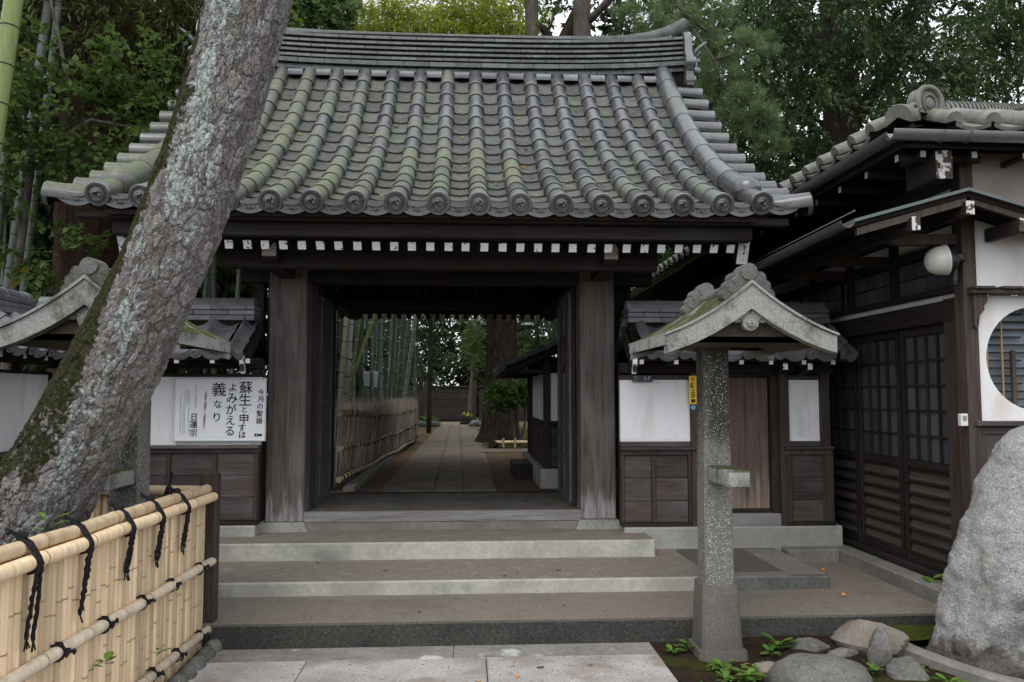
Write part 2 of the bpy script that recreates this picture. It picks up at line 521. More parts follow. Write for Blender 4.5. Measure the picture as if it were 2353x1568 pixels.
MAT['ring_pale'] = NB('pale culm node', True).done((.42, .45, .40), .7)
MAT['ring_dark'] = NB('dark culm node', True).done((.035, .035, .028), .7)

b = NB('black hemp rope', True)
c = b.ramp(b.noise(160, detail=3), [(.35, (.006, .006, .007)), (.7, (.035, .035, .038))])
b.bump(b.voro(240), .8, .004)
MAT['rope'] = b.done(c, .9, .2)
b = NB('brushwood', True)
c = b.ramp(b.noise(60, (1, 1, .08), 4), [(.25, (.30, .255, .20)), (.75, (.76, .67, .56))])
MAT['brush'] = b.done(b.jitter(c, .2), .9, .1)

def leaf_mat(name, a, bb, trans=.35, dry=None):
    m = bpy.data.materials.new(name); m.use_nodes = True
    n, l = m.node_tree.nodes, m.node_tree.links
    at = n.new("ShaderNodeAttribute"); at.attribute_name = "rnd"
    r = n.new("ShaderNodeValToRGB")
    r.color_ramp.elements[0].color = (*a, 1); r.color_ramp.elements[1].color = (*bb, 1)
    l.new(at.outputs["Fac"], r.inputs[0])
    if dry:
        e = r.color_ramp.elements.new(.93); e.color = (*bb, 1)
        r.color_ramp.elements[2].color = (*dry, 1)
    p = n["Principled BSDF"]; p.inputs["Roughness"].default_value = .5
    p.inputs["Specular IOR Level"].default_value = .16
    l.new(r.outputs[0], p.inputs["Base Color"])
    t = n.new("ShaderNodeBsdfTranslucent")
    h = n.new("ShaderNodeHueSaturation"); h.inputs["Value"].default_value = 1.5; h.inputs["Saturation"].default_value = 1.1
    l.new(r.outputs[0], h.inputs["Color"]); l.new(h.outputs[0], t.inputs[0])
    x = n.new("ShaderNodeMixShader"); x.inputs[0].default_value = trans
    l.new(p.outputs[0], x.inputs[1]); l.new(t.outputs[0], x.inputs[2])
    l.new(x.outputs[0], n["Material Output"].inputs[0])
    return m
MAT['leaf_oak'] = leaf_mat('evergreen oak leaf', (.018, .038, .014), (.115, .165, .075), .3)
MAT['leaf_maple'] = leaf_mat('fresh green leaf', (.040, .075, .020), (.10, .15, .045), .4, (.22, .16, .03))
MAT['leaf_ivy'] = leaf_mat('broad green leaf', (.050, .095, .035), (.14, .20, .085), .35)
MAT['leaf_bamboo'] = leaf_mat('yellow green bamboo leaf', (.11, .14, .024), (.33, .35, .075), .6)
MAT['leaf_dark'] = leaf_mat('dark wood leaf', (.010, .020, .008), (.045, .060, .022), .25)
MAT['leaf_cedar'] = leaf_mat('cedar spray', (.030, .035, .013), (.110, .118, .042), .3)
MAT['needle'] = leaf_mat('pine needle', (.06, .10, .045), (.21, .29, .13), .25)
MAT['leaf_weed'] = leaf_mat('weed leaf', (.060, .135, .026), (.20, .31, .07), .35)
MAT['leaf_bush'] = leaf_mat('clipped bush leaf', (.040, .080, .022), (.11, .17, .05), .35)
MAT['leaf_fall'] = leaf_mat('fallen leaf', (.13, .065, .030), (.36, .23, .11), .2, (.42, .33, .09))

b = NB('dark bark', True)
c = b.ramp(b.noise(14, (1, 1, .15), 6, .7), [(.3, (.022, .017, .013)), (.7, (.075, .058, .046))])
b.bump(b.noise(18, (1, 1, .12), 6, .75), 1.0, .05)
MAT['bark_dark'] = b.done(c, .95, .1)
b = NB('reddish cedar bark', True)
c = b.ramp(b.noise(16, (1, 1, .06), 6, .7), [(.3, (.016, .010, .007)), (.7, (.060, .038, .027))])
b.bump(b.noise(18, (1, 1, .05), 6, .75), 1.0, .05)
MAT['bark_red'] = b.done(c, .95, .1)
b = NB('grey pine bark', True)
c = b.ramp(b.noise(12, (1, 1, .3), 6, .7), [(.3, (.05, .042, .036)), (.7, (.16, .14, .125))])
b.bump(b.noise(16, (1, 1, .25), 6, .75), 1.0, .05)
MAT['bark_grey'] = b.done(c, .95, .1)

def plain(name, col, rough=.5, spec=.4, metal=0.0):
    m = NB(name, False)
    n = m.noise(20, detail=4)
    c = m.mix(m.rng(n, .4, .8, 0, .3), col, tuple(x * .7 for x in col))
    m.bsdf.inputs["Metallic"].default_value = metal
    return m.done(c, rough, spec)
MAT['gutter'] = plain('zinc gutter', (.30, .31, .32), .38, .5, .6)
MAT['gutter_dark'] = plain('dull brown gutter', (.085, .078, .074), .45, .5)
MAT['copper'] = plain('verdigris copper', (.115, .145, .14), .6, .4)
MAT['black'] = plain('black plastic', (.012, .012, .014), .45, .5)
MAT['lampglass'] = plain('milky lamp cover', (.66, .68, .62), .28, .5)
MAT['boxwhite'] = plain('white plastic box', (.72, .72, .68), .4, .5)
MAT['paper'] = plain('poster paper', (.78, .80, .84), .35, .5)
MAT['ink'] = plain('black ink', (.010, .010, .011), .7, .2)
MAT['ink_grey'] = plain('faint grey ink', (.33, .34, .36), .7, .2)
MAT['yellow'] = plain('yellow sign board', (.80, .56, .03), .4, .4)
MAT['orange'] = plain('orange print', (.70, .16, .02), .5, .3)
MAT['blue'] = plain('blue sticker', (.03, .20, .46), .4, .4)
MAT['navy'] = plain('navy address plate', (.022, .032, .050), .35, .5)
MAT['signwhite'] = plain('white sign lettering', (.62, .66, .70), .5, .3)
MAT['iron'] = plain('dark iron grate', (.03, .03, .03), .5, .5, .5)
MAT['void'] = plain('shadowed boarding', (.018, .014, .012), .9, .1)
MAT['berry'] = plain('orange berry', (.62, .26, .08), .5, .3)
MAT['petal'] = plain('yellow petal', (.75, .62, .04), .6, .2)
MAT['far_roof'] = plain('pale sheet roof', (.62, .68, .74), .4, .4)
b = NB('frosted pane', True)
c = b.ramp(b.noise(1.4, detail=3), [(.3, (.058, .070, .076)), (.7, (.105, .122, .132))])
MAT['pane'] = b.done(b.jitter(c, .25), .38, .5)
b = NB('blue grey shutter', True)
MAT['shutter'] = b.done(b.ramp(b.noise(3, detail=3), [(.3, (.13, .155, .18)), (.7, (.20, .235, .27))]), .6, .3)
b = NB('louver board', True)
c = b.ramp(b.noise(20, (1, .08, 1), 5), [(.3, (.060, .050, .043)), (.7, (.125, .108, .094))])
MAT['louver'] = b.done(b.jitter(c, .2), .8, .2)
# ------------------------------------------------------------------ ground, steps, paths (the setting)
m = MB()
m.add([(-150, -60, -.01), (150, -60, -.01), (150, 250, -.01), (-150, 250, -.01)], [(0, 1, 2, 3)])
structure('ground', m, MAT['soil'])

# front soil bed with a little relief
def relief_sheet(x0, x1, y0, y1, nx, ny, zf):
    mm = MB()
    v = []
    for j in range(ny + 1):
        for i in range(nx + 1):
            x, y = x0 + (x1 - x0) * i / nx, y0 + (y1 - y0) * j / ny
            v.append((x, y, zf(x, y)))
    f = [(j * (nx + 1) + i, j * (nx + 1) + i + 1, (j + 1) * (nx + 1) + i + 1, (j + 1) * (nx + 1) + i) for j in range(ny) for i in range(nx)]
    return mm.add(v, f)
def bedz(x, y):
    return .004 + .03 * mnoise.noise(Vector((x * 1.6, y * 1.6, 3))) + .018 * mnoise.noise(Vector((x * 6, y * 6, 1))) + .05 * max(0, min(1, (x - 1.9) / 1.2))
structure('soil_bed', relief_sheet(1.19, 5.5, 2.2, 5.36, 110, 80, bedz), MAT['soil'], 180)
structure('planting_bed', relief_sheet(-6.0, -1.70, 1.8, 5.30, 60, 50, lambda x, y: .25 + .06 * mnoise.noise(Vector((x * 2, y * 2, 8))) + .12 * math.exp(-((x + 2.5) ** 2 + (y - 4.3) ** 2))), MAT['soil'], 180)

# granite approach paving: a concrete strip against the step, then rows of rough slabs
m = MB(); m.box(-1.60, 1.195, .5, 5.247, -.2, -.012)
pav = structure('paving', m, MAT['slab_strip'])
xs = [-1.585, -.07, 1.195]
for a, b_ in zip(xs, xs[1:]):
    s = MB(); s.box(a + .0015, b_ - .0015, 5.0, 5.245, -.012, .006, .004)
    part('paving_slab', s, MAT['slab_strip'], pav)
row_x = [[-1.585, -.95, .13, 1.195], [-1.585, -.62, .40, 1.195], [-1.585, -.95, .13, 1.195]]
for r in range(7):
    y1 = 4.992 - r * .62
    rx = row_x[r % 3]
    for a, b_ in zip(rx, rx[1:]):
        s = MB(); s.box(a + .0025, b_ - .0025, y1 - .616, y1, -.012, .010 + rng.uniform(-.003, .003), .007)
        part('paving_slab', s, MAT['slab'], pav)

# broad concrete steps
m = MB(); m.box(-6, 3.44, 5.25, 7.30, -.1, .155, .012)
structure('lower_step', m, MAT['riser_dark'])
m = MB(); m.box(-6, 1.84, 5.96, 7.30, .1, .255, .012)
structure('middle_step', m, MAT['riser'])
m = MB(); m.box(1.843, 2.735, 5.955, 7.30, .1, .252, .012)
structure('side_block', m, MAT['riser_mid'])
m = MB(); m.box(2.44, 2.73, 6.02, 7.0, .2, .256, .002); m.box(1.85, 2.438, 5.96, 6.10, .2, .256, .002)
structure('block_edging', m, MAT['kerb'])
m = MB(); m.box(-2.15, 1.592, 6.72, 7.42, .2, .395, .012)
structure('upper_step', m, MAT['riser'])
m = MB(); m.box(3.25, 6.0, 7.31, 15, -.1, .15, .01)
structure('side_terrace', m, MAT['terrace'])
m = MB(); m.box(3.26, 3.42, 5.262, 8.4, .1, .262, .01)
m.box(2.80, 3.26, 6.90, 7.10, .1, .262, .01)
structure('kerb', m, MAT['kerb'])
m = MB(); m.box(-1.72, 1.34, 7.42, 8.74, .1, .55, .006); m.box(-1.50, 1.10, 7.335, 7.42, .2, .462, .004)
structure('gate_floor', m, MAT['terrace'])

# garden behind the gate
structure('garden_ground', relief_sheet(-45, 45, 8.90, 120, 60, 60, lambda x, y: .535 + (.012 * mnoise.noise(Vector((x, y, 0))) if y < 60 else 0)), MAT['earth'], 180)
m = MB(); m.box(-46, -3.6, 7.3, 9.0, -.1, .5); m.box(3.45, 46, 15, 16, -.1, .5)
structure('earth_bank', m, MAT['earth'])
pathm = MB(); pathm.box(-.95, .36, 8.92, 32, .45, .54)
path = structure('garden_path', pathm, MAT['path_slab'])
y = 8.95
k = 0
while y < 31:
    d = rng.uniform(.62, .95) * (1 if y < 18 else 1.6)
    lo, hi = -.74 - (y - 9) * .0085, .35 - (y - 9) * .0125
    w = hi - lo
    for a, b_ in ((0, .36), (.36, .66), (.66, 1)):
        s = MB(); o = rng.uniform(-.12, .12)
        s.box(lo + w * a + .008, lo + w * b_ - .008, y + .008, y + d - .008, .50, .555 + rng.uniform(0, .008), .006)
        part('path_slab', s, MAT['path_slab'], path)
    y += d; k += 1
m = MB(); m.box(.2, 3.5, 15.0, 15.9, .45, .556); m.box(-6, 6, 25.9, 26.5, .45, .556)
structure('cross_path', m, MAT['path_slab'])
m = MB()
m.box(-1.35, -1.22, 9.0, 19, .45, .60, .01)
structure('path_edging', m, MAT['kerb'])
for (a, b_, c_, d) in ((-4.2, -1.05, 26.6, 31.5), (.05, 1.9, 26.6, 31.0), (.45, 3.0, 16.2, 25.5)):
    structure('moss_bed', relief_sheet(a, b_, c_, d, 24, 20, lambda x, y: .552 + .04 * mnoise.noise(Vector((x * 1.4, y * 1.4, 2)))), MAT['moss'], 180)

g = thing('drain_grate', 'dark slotted drain grate set across the path just inside the gate', 'drain', (-.2, 8.82, .55))
s = MB(); s.box(-1.30, 1.25, 8.755, 8.90, .50, .545); part('channel', s, MAT['void'], g)
for i in range(100):
    s = MB(); x = -1.29 + i * .0255; s.box(x, x + .013, 8.762, 8.893, .54, .558, .002)
    if i == 0: gm = s.mesh('grate_bar', MAT['iron']); x_first = x
    link('grate_bar', gm, g, T(x - x_first, 0, 0))

# ------------------------------------------------------------------ the temple gate
XC = -.2165
RY0, RYR = 6.05, 9.25
def zc(y):
    if y > RYR: y = 2 * RYR - y
    t = y - RY0
    return 3.17 + .336 * t + .130 * t * t
def slope(y): return math.atan(.336 + .26 * (y - RY0))
def lift(x): return .035 * min(1.3, abs(x - XC) / 2.53) ** 4

gate = thing('temple_gate', 'large dark timber gate with a curved grey tiled roof over the steps', 'gate', (XC, 7.5, .4))
for x0, x1 in ((-1.785, -1.445), (1.055, 1.378)):
    s = MB(); s.box(x0, x1, 7.335, 7.62, .47, 2.80, .012); part('post', s, MAT['post'], gate)
    xm = (x0 + x1) / 2
    s = MB()
    w0, w1 = .178, .222
    v = [(xm - w1, 7.27, .392), (xm + w1, 7.27, .392), (xm + w1, 7.68, .392), (xm - w1, 7.68, .392),
         (xm - w0, 7.31, .472), (xm + w0, 7.31, .472), (xm + w0, 7.65, .472), (xm - w0, 7.65, .472)]
    s.add(v, [(3, 2, 1, 0), (4, 5, 6, 7), (0, 1, 5, 4), (1, 2, 6, 5), (2, 3, 7, 6), (3, 0, 4, 7)])
    part('base_stone', s, MAT['base_stone'], gate)
    s = MB(); s.box(xm - .11, xm + .11, 9.14, 9.36, .55, 2.85, .008); part('rear_post', s, MAT['dark_z'], gate)
    s = MB()
    a0 = 6.60
    s.prism([(a0, 2.735), (a0 + .03, 2.715), (a0 + .28, 2.66), (7.33, 2.66), (7.33, 2.90), (a0 + .1, 2.90), (a0, 2.86)], 'x', xm - .062, xm + .062)
    arm = part('bracket_arm', s, MAT['dark_y'], gate)
    s = MB(); s.prism([(xm - .058, 2.742), (xm + .058, 2.742), (xm + .058, 2.835), (xm + .035, 2.872), (xm - .035, 2.872), (xm - .058, 2.835)], 'y', a0 - .004, a0 + .003)
    part('end_face', s, MAT['pale_end'], arm)
    s = MB(); s.box(xm - .07, xm + .07, 7.62, 11.7, 2.70, 2.86); part('tie_beam', s, MAT['dark_y'], gate)
s = MB(); s.box(-2.07, 1.75, 7.36, 7.60, 2.80, 2.99); part('upper_beam', s, MAT['dark_x'], gate)
s = MB(); s.box(-1.443, 1.053, 7.37, 7.59, 2.640, 2.798); part('lintel', s, MAT['dark_x'], gate)
for a, b_ in ((-2.07, -1.787), (1.380, 1.75)):
    s = MB(); s.box(a, b_, 7.40, 7.58, 2.64, 2.785); part('lintel_end', s, MAT['dark_x'], gate)
s = MB(); s.box(-2.06, 1.64, 6.72, 6.86, 2.67, 2.90); part('purlin', s, MAT['dark_x'], gate)
s = MB(); s.box(-2.06, 1.64, 11.62, 11.76, 2.862, 2.985); part('purlin', s, MAT['dark_x'], gate)
s = MB(); s.box(-1.443, 1.053, 7.335, 7.42, .463, .556, .006); part('sill_beam', s, MAT['sill'], gate)
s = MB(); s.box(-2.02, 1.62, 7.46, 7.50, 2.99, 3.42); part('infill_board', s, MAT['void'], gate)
for x in (-2.0, -1.9, 1.5, 1.62):
    s = MB(); s.box(x - .03, x + .03, 7.9, 7.98, 2.0, 3.6); part('strut', s, MAT['dark_z'], gate)
for a, b_ in ((-1.443, -1.405), (1.012, 1.05)):
    s = MB(); s.box(a, b_, 7.62, 7.66, .55, 2.64); part('door_jamb', s, MAT['dark_z'], gate)

# the two door leaves, folded inwards: frame, rails and recessed panels
for sgn, xh, y0, y1 in ((1, -1.520, 7.66, 8.92), (-1, 1.045, 7.66, 8.62)):
    xa, xb = xh, xh + .055 * sgn
    lo, hi = min(xa, xb), max(xa, xb)
    s = MB(); s.box(lo + .015, hi - .015, y0 + .02, y1 - .02, .60, 2.56)
    leaf = part('door_leaf', s, MAT['leaf_door'], gate)
    zs = [.58, .98, 1.22, 1.52, 1.98, 2.58]
    for yy in (y0, (y0 + y1) / 2 - .04, y1 - .08):
        s = MB(); s.box(lo, hi, yy, yy + .08, .58, 2.58); part('stile', s, MAT['leaf_door'], leaf)
    for z in zs:
        for (a, b_) in ((y0 + .08, (y0 + y1) / 2 - .04), ((y0 + y1) / 2 + .04, y1 - .08)):
            s = MB(); s.box(lo + .003, hi - .003, a, b_, z - .04, z + .04); part('rail', s, MAT['leaf_door'], leaf)
    if sgn < 0:
        s = MB()
        ym = (y0 + y1) / 2
        s.tube([(lo - .006, ym + .13 * math.cos(a), 2.02 + .19 * math.sin(a)) for a in [2 * math.pi * i / 20 for i in range(21)]], .016, 6)
        part('carved_ring', s, MAT['brown'], leaf)

# rafters with white painted ends
pitch = .1439
rm = MB()
rl = math.hypot(2.9, 1.60)
ra = math.atan2(1.60, 2.9)
rm.box(-.031, .031, 0, rl, -.034, .034, .003)
rmesh = rm.mesh('rafter', MAT['dark_y'])
em = MB(); em.box(-.0315, .0315, -.0045, .004, -.0345, .0345, .001)
emesh = em.mesh('painted_end', MAT['white_paint'])
for i in range(34):
    x = -2.592 + i * pitch + rng.uniform(-.006, .006)
    z = 2.787 + lift(x) * .3
    Mf = T(x, 6.35, z) @ RX(ra)
    r_ = link('rafter', rmesh, gate, Mf)
    link('painted_end', emesh, r_, Mf)
    link('rafter', rmesh, gate, T(x, 2 * RYR - 6.35, z) @ RZ(math.pi) @ RX(ra))
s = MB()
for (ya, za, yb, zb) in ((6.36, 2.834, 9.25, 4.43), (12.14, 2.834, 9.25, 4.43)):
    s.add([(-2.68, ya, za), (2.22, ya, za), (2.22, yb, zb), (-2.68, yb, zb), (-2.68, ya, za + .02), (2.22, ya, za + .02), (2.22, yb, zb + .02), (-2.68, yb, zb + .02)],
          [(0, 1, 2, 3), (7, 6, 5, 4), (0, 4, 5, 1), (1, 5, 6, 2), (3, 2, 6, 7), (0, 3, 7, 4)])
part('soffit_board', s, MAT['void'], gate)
for ys in (1, -1):
    f = lambda y: y if ys > 0 else 2 * RYR - y
    def yb(a, b_): return (min(f(a), f(b_)), max(f(a), f(b_)))
    s = MB(); s.box(-2.955, 2.562, *yb(6.15, 6.24), 2.950, 3.006); part('eave_board', s, MAT['dark_x'], gate)
    s = MB(); s.box(-2.72, 2.30, *yb(6.245, 6.36), 2.842, 2.949); part('eave_beam', s, MAT['dark_x'], gate)
# barge boards (curved), with white cut ends
for bx in (-2.70, 2.285):
    for ys in (1, -1):
        top, bot = [], []
        for i in range(13):
            y = 6.24 + (9.25 - 6.24) * i / 12
            top.append((y, zc(y) - .215)); bot.append((y, zc(y) - .47 + .03 * math.sin(i / 12 * math.pi)))
        top[0] = (6.374, 2.93); bot[0] = (6.472, 2.695); bot[1] = (6.66, 2.80); bot[2] = (6.85, 2.905)
        poly = top + bot[::-1]
        if ys < 0: poly = [(2 * RYR - a, b_) for a, b_ in poly]
        s = MB(); s.prism(poly, 'x', bx - .042, bx + .042)
        bb = part('barge_board', s, MAT['dark_y'], gate)
        if ys > 0:
            s = MB(); z0, z1 = bot[0][1], top[0][1] - .06
            s.prism([(6.362, 2.915), (6.470, 2.690), (6.478, 2.690), (6.370, 2.915)], 'x', bx - .046, bx + .046); part('painted_end', s, MAT['white_paint'], bb)
# gable infill
for gx in (-2.02, 1.60):
    s = MB(); s.prism([(7.0, 3.0), (11.5, 3.0), (9.25, 4.35)], 'x', gx - .02, gx + .02); part('gable_board', s, MAT['void'], gate)

# roof body under the tiles
s = MB()
ys_ = [6.10 + (12.40 - 6.10) * i / 24 for i in range(25)]
poly = [(y, zc(y) - .185) for y in ys_] + [(y, zc(y) - .225) for y in ys_[::-1]]
s.prism(poly, 'x', -2.72, 2.28)
roof = part('roof', s, MAT['void'], gate)
# arc-length stations from the eave to the ridge
def stations(n, ya, yb_):
    ys2 = np.linspace(ya, yb_, 400); zs2 = np.array([zc(y) for y in ys2])
    L = np.concatenate([[0], np.cumsum(np.hypot(np.diff(ys2), np.diff(zs2)))])
    return [float(np.interp(L[-1] * i / n, L, ys2)) for i in range(n + 1)], L[-1] / n

NR = 13
st, seg = stations(NR, 6.05, 9.07)
def arch(L, prof, n=11, a0=-25, a1=205):
    mm = MB(); v, f = [], []
    for (t, r) in prof:
        for k in range(n):
            a = R(a0 + (a1 - a0) * k / (n - 1))
            v.append((r * math.cos(a), t * L, r * math.sin(a)))
    for i in range(len(prof) - 1):
        for k in range(n - 1):
            a = i * n + k
            f.append((a, a + 1, a + n + 1, a + n))
    return mm.add(v, f)
tm = arch(seg, [(0, .066), (0, .0845), (.05, .088), (.14, .0865), (.45, .0785), (1.08, .0725)])
tmesh = tm.mesh('round_tile', MAT['tile'], 50)
cols = [-2.747 + .31615 * k for k in range(17)]
for k, x in enumerate(cols):
    for i in range(1, NR):
        y = st[i]; ym = (st[i] + st[i + 1]) / 2
        M = T(x + rng.uniform(-.003, .003), y, zc(y) - .083 + lift(x) * (1 - i / NR)) @ RX(slope(ym)) @ RZ(R(rng.uniform(-.5, .5)))
        link('round_tile', tmesh, roof, M)

# moulded eave tile: round tile ending in a disc with rim, bead ring and three whirling commas
def disc_face(mm, rr=.092, y=0.0):
    n = 28
    prof = [(0, 0), (.068, 0), (.070, -.009), (.088, -.009), (rr, -.004), (rr, .03)]
    v, f = [], []
    for (r, dy) in prof:
        for k in range(n):
            a = 2 * math.pi * k / n
            v.append((r * math.cos(a), y + dy, r * math.sin(a)))
    for i in range(len(prof) - 1):
        for k in range(n):
            a, b_ = i * n + k, i * n + (k + 1) % n
            f.append((a, b_, b_ + n, a + n))
    mm.add(v, f)
    for q in range(3):
        pts, rad = [], []
        for i in range(16):
            t = i / 15
            a = R(q * 120 + 90 + 300 * t)
            r = .017 + .040 * t ** .8
            pts.append((r * math.cos(a), y - .007, r * math.sin(a)))
            rad.append(.0125 * (1 - t) ** .7 + .0028)
        mm.tube(pts, rad, 6)
    for k in range(22):
        a = 2 * math.pi * k / 22
        mm.sphere((.0635 * math.cos(a), y - .001, .0635 * math.sin(a)), .0042, 4)
    return mm
em = arch(seg, [(0, .088), (.3, .085), (1.06, .076)])
disc_face(em)
emesh = em.mesh('eave_tile', [MAT['tile'], MAT['disc']], 50)
# give the disc its own bare clay look
for p_ in emesh.polygons:
    if p_.center.y < .028: p_.material_index = 1
a_eave = math.atan2(zc(st[1]) - .087 - 3.066, st[1] - 6.05)
for k, x in enumerate(cols):
    M = T(x + rng.uniform(-.004, .004), 6.05 + rng.uniform(-.004, .004), 3.066 + lift(x)) @ RX(a_eave) @ RY(R(rng.uniform(-12, 12)))
    link('eave_tile', emesh, roof, M)

# pan tiles between the columns
NP = 14
sp, segp = stations(NP, 6.16, 9.05)
pm = MB()
v, f = [], []
nx = 9
for (yy, dz) in ((0.0, .000), (0.0, .016), (.03, .018), (1.15, -.004)):
    for i in range(nx):
        x = -.150 + .300 * i / (nx - 1)
        v.append((x, yy * segp, .046 * (x / .15) ** 2 + dz))
for j in range(3):
    for i in range(nx - 1):
        a = j * nx + i
        f.append((a, a + 1, a + nx + 1, a + nx))
pm.add(v, f)
pmesh = pan_mesh = pm.mesh('pan_tile', MAT['pan'], 40)
mids = [(a + b_) / 2 for a, b_ in zip(cols, cols[1:])]
for x in mids:
    for i in range(NP):
        y = sp[i]; ym = (sp[i] + sp[min(i + 1, NP)]) / 2
        M = T(x, y, zc(y) - .148 + lift(x) * (1 - i / NP)) @ RX(slope(ym)) @ RY(R(rng.uniform(-.8, .8)))
        link('pan_tile', pmesh, roof, M)
# eave pan tile: curved plate with a raised border and a small scroll relief, plus two lips behind it
pm = MB()
def band(z_top, z_bot, ya, yb_, w=.150, sag=.040, nx=11, belly=.012):
    v, f = [], []
    for i in range(nx):
        x = -w + 2 * w * i / (nx - 1)
        c_ = sag * (x / w) ** 2
        zt, zb = z_top + c_, z_bot + c_ * 1.15 - belly * (1 - (x / w) ** 2)
        v += [(x, ya, zb), (x, ya, zt), (x, yb_, zt + .004), (x, yb_, zb)]
    for i in range(nx - 1):
        a = i * 4
        f += [(a, a + 4, a + 5, a + 1), (a + 1, a + 5, a + 6, a + 2), (a + 3, a + 2, a + 6, a + 7), (a, a + 3, a + 7, a + 4)]
    f += [(0, 1, 2, 3), tuple(4 * (nx - 1) + q for q in (3, 2, 1, 0))]
    return v, f
pm.add(*band(.006, -.066, .02, .06))
pm.add(*band(.012, -.002, .005, .30, .152))
pm.add(*band(-.058, -.070, .010, .05, .146))
pm.add(*band(.036, .018, .07, .32, .148))
for sx in (-1, 1):
    for q, (rad0, cx0) in enumerate(((.020, .035), (.016, .075))):
        pts = [(sx * (cx0 + rad0 * (1 - .6 * t) * math.cos(5.2 * t + 1)), .018, -.034 + .040 * (cx0 / .15) ** 2 + rad0 * .8 * (1 - .6 * t) * math.sin(5.2 * t + 1)) for t in [i / 9 for i in range(10)]]
        pm.tube(pts, .0042, 5)
pm.sphere((0, .018, -.034), .012, 6)
for sx in (-1, 0, 1): pm.sphere((sx * .017, .018, -.050 + .008 * abs(sx)), .009, 5)
pmesh = pm.mesh('eave_pan_tile', MAT['disc'], 40)
for x in mids:
    link('eave_pan_tile', pmesh, roof, T(x, 6.055, 3.052 + lift(x)) @ RX(.12))
for x in (cols[0] - .16, cols[-1] + .16):
    link('eave_pan_tile', pmesh, roof, T(x, 6.055, 3.052 + lift(x)) @ RX(.12))

# verge tiles poking out sideways along both gable edges, and the thick verge roll above the end columns
vm = MB(); vprof = [(0, .076), (.55, .076), (.93, .082), (1.0, .086), (1.0, .066)]
vm = arch(.40, vprof, 11, -40, 220)
vm.add([(.066 * math.cos(a), .392, .066 * math.sin(a)) for a in [2 * math.pi * k / 12 for k in range(12)]], [tuple(range(12))])
vmesh = vm.mesh('verge_tile', MAT['tile'], 50)
SV, segv = stations(13, 6.10, 9.15)
bar = arch(.42, [(0, .085), (0, .108), (.1, .110), (1.06, .100)], 13, -40, 220)
bmesh_ = bar.mesh('verge_roll_tile', MAT['tile'], 50)
cs = arch(.30, [(0, .095), (.45, .088), (1, .080)], 11)
disc_face(cs)
csmesh = cs.mesh('corner_tile', [MAT['tile'], MAT['disc']], 50)
for p_ in csmesh.polygons:
    if p_.center.y < .028: p_.material_index = 1
dome = MB(); dome.sphere((0, 0, 0), .125, 16, sq=(1, 1.0, .95))
dmesh = dome.mesh('verge_roll_end', MAT['tile'], 180)
for sx in (-1, 1):
    x = cols[0] if sx < 0 else cols[-1]
    for i in range(1, 13):
        y = SV[i] + .02
        M = T(x + sx * .04, y, zc(y) - .150 + lift(x) * (1 - i / 13)) @ RZ(-sx * R(90)) @ RX(R(-4 + 5 * (1 - i / 12))) @ SC(1, .92 + .10 * (1 - i / 13), 1)
        link('verge_tile', vmesh, roof, M)
    sb, sg = stations(8, 6.42, 9.22)
    for i in range(8):
        y = sb[i]; ym = (sb[i] + sb[i + 1]) / 2
        link('verge_roll_tile', bmesh_, roof, T(x, y, zc(y) - .055 + lift(x) * (1 - i / 8)) @ RX(slope(ym)) @ SC(1, sg / .42, 1))
    link('verge_roll_end', dmesh, roof, T(x, 6.40, zc(6.40) - .045 + lift(x)) @ RX(slope(6.4)))
    link('corner_tile', csmesh, roof, T(x + sx * .405, 6.12, 3.085 + lift(x)) @ RZ(sx * R(82)) @ RX(R(-6)))
# rear slope: joined tile relief, mostly out of view
s = MB()
ny, nx = 16, 160
v = []
for j in range(ny + 1):
    y = 9.35 + (12.45 - 9.35) * j / ny
    for i in range(nx + 1):
        x = -2.75 + 5.06 * i / nx
        ph = ((x - cols[0]) / .31615) % 1
        u = min(ph, 1 - ph) * .31615
        h = math.sqrt(max(0, .083 ** 2 - u * u)) if u < .083 else -.04
        v.append((x, y, zc(y) - .085 + h * 1.0))
f = [(j * (nx + 1) + i, j * (nx + 1) + i + 1, (j + 1) * (nx + 1) + i + 1, (j + 1) * (nx + 1) + i) for j in range(ny) for i in range(nx)]
s.add(v, f)
o = part('rear_tiling', s, MAT['tile'], roof, 50); o["kind"] = "stuff"

# ridge: seven courses of flat tiles, a round cap, small filler tiles between the column heads
def rlift(x): return .075 * (abs(x - XC) / 2.6) ** 3
RX0, RX1 = -3.00, 2.565
s = MB(); s.box(RX0, RX1, 9.12, 9.38, 5.0, 5.80); ridge = part('ridge', s, MAT['void'], gate)
courses = [(5.335, .060, .150, .0), (5.402, .060, .172, .0), (5.482, .042, .150, .0), (5.545, .040, .148, .0), (5.606, .040, .146, .0), (5.667, .040, .144, .0), (5.728, .042, .142, .0)]
tl = .302
for ci, (z, h, w, _) in enumerate(courses):
    n = int(math.ceil((RX1 - RX0) / tl))
    off = (ci % 2) * tl / 2
    for i in range(-1, n):
        xa, xb = max(RX0, RX0 + i * tl + off), min(RX1, RX0 + (i + 1) * tl + off)
        if xb - xa < .02: continue
        s = MB()
        mm = MB().box(xa + .001, xb - .001, RYR - w - rng.uniform(0, .002), RYR + w, z, z + h, .004)
        mm.v = [(p[0], p[1] - (.012 if p[2] < z + h * .5 else 0) * (1 if p[1] < RYR else -1), p[2] + rlift(p[0])) for p in mm.v]
        part('ridge_tile', mm, MAT['ridge'], ridge)
n = int((RX1 - RX0) / tl)
for i in range(n):
    xa = RX0 + i * tl
    mm = arch(tl, [(0, .087), (.93, .087), (.95, .092), (1.0, .092), (1.0, .08)], 13, -10, 190)
    mm.v = [(xa + p[1], RYR - p[0], 5.782 + p[2] * 1.05 + rlift(xa + p[1])) for p in mm.v]
    part('ridge_cap_tile', mm, MAT['ridge'], ridge, 50)
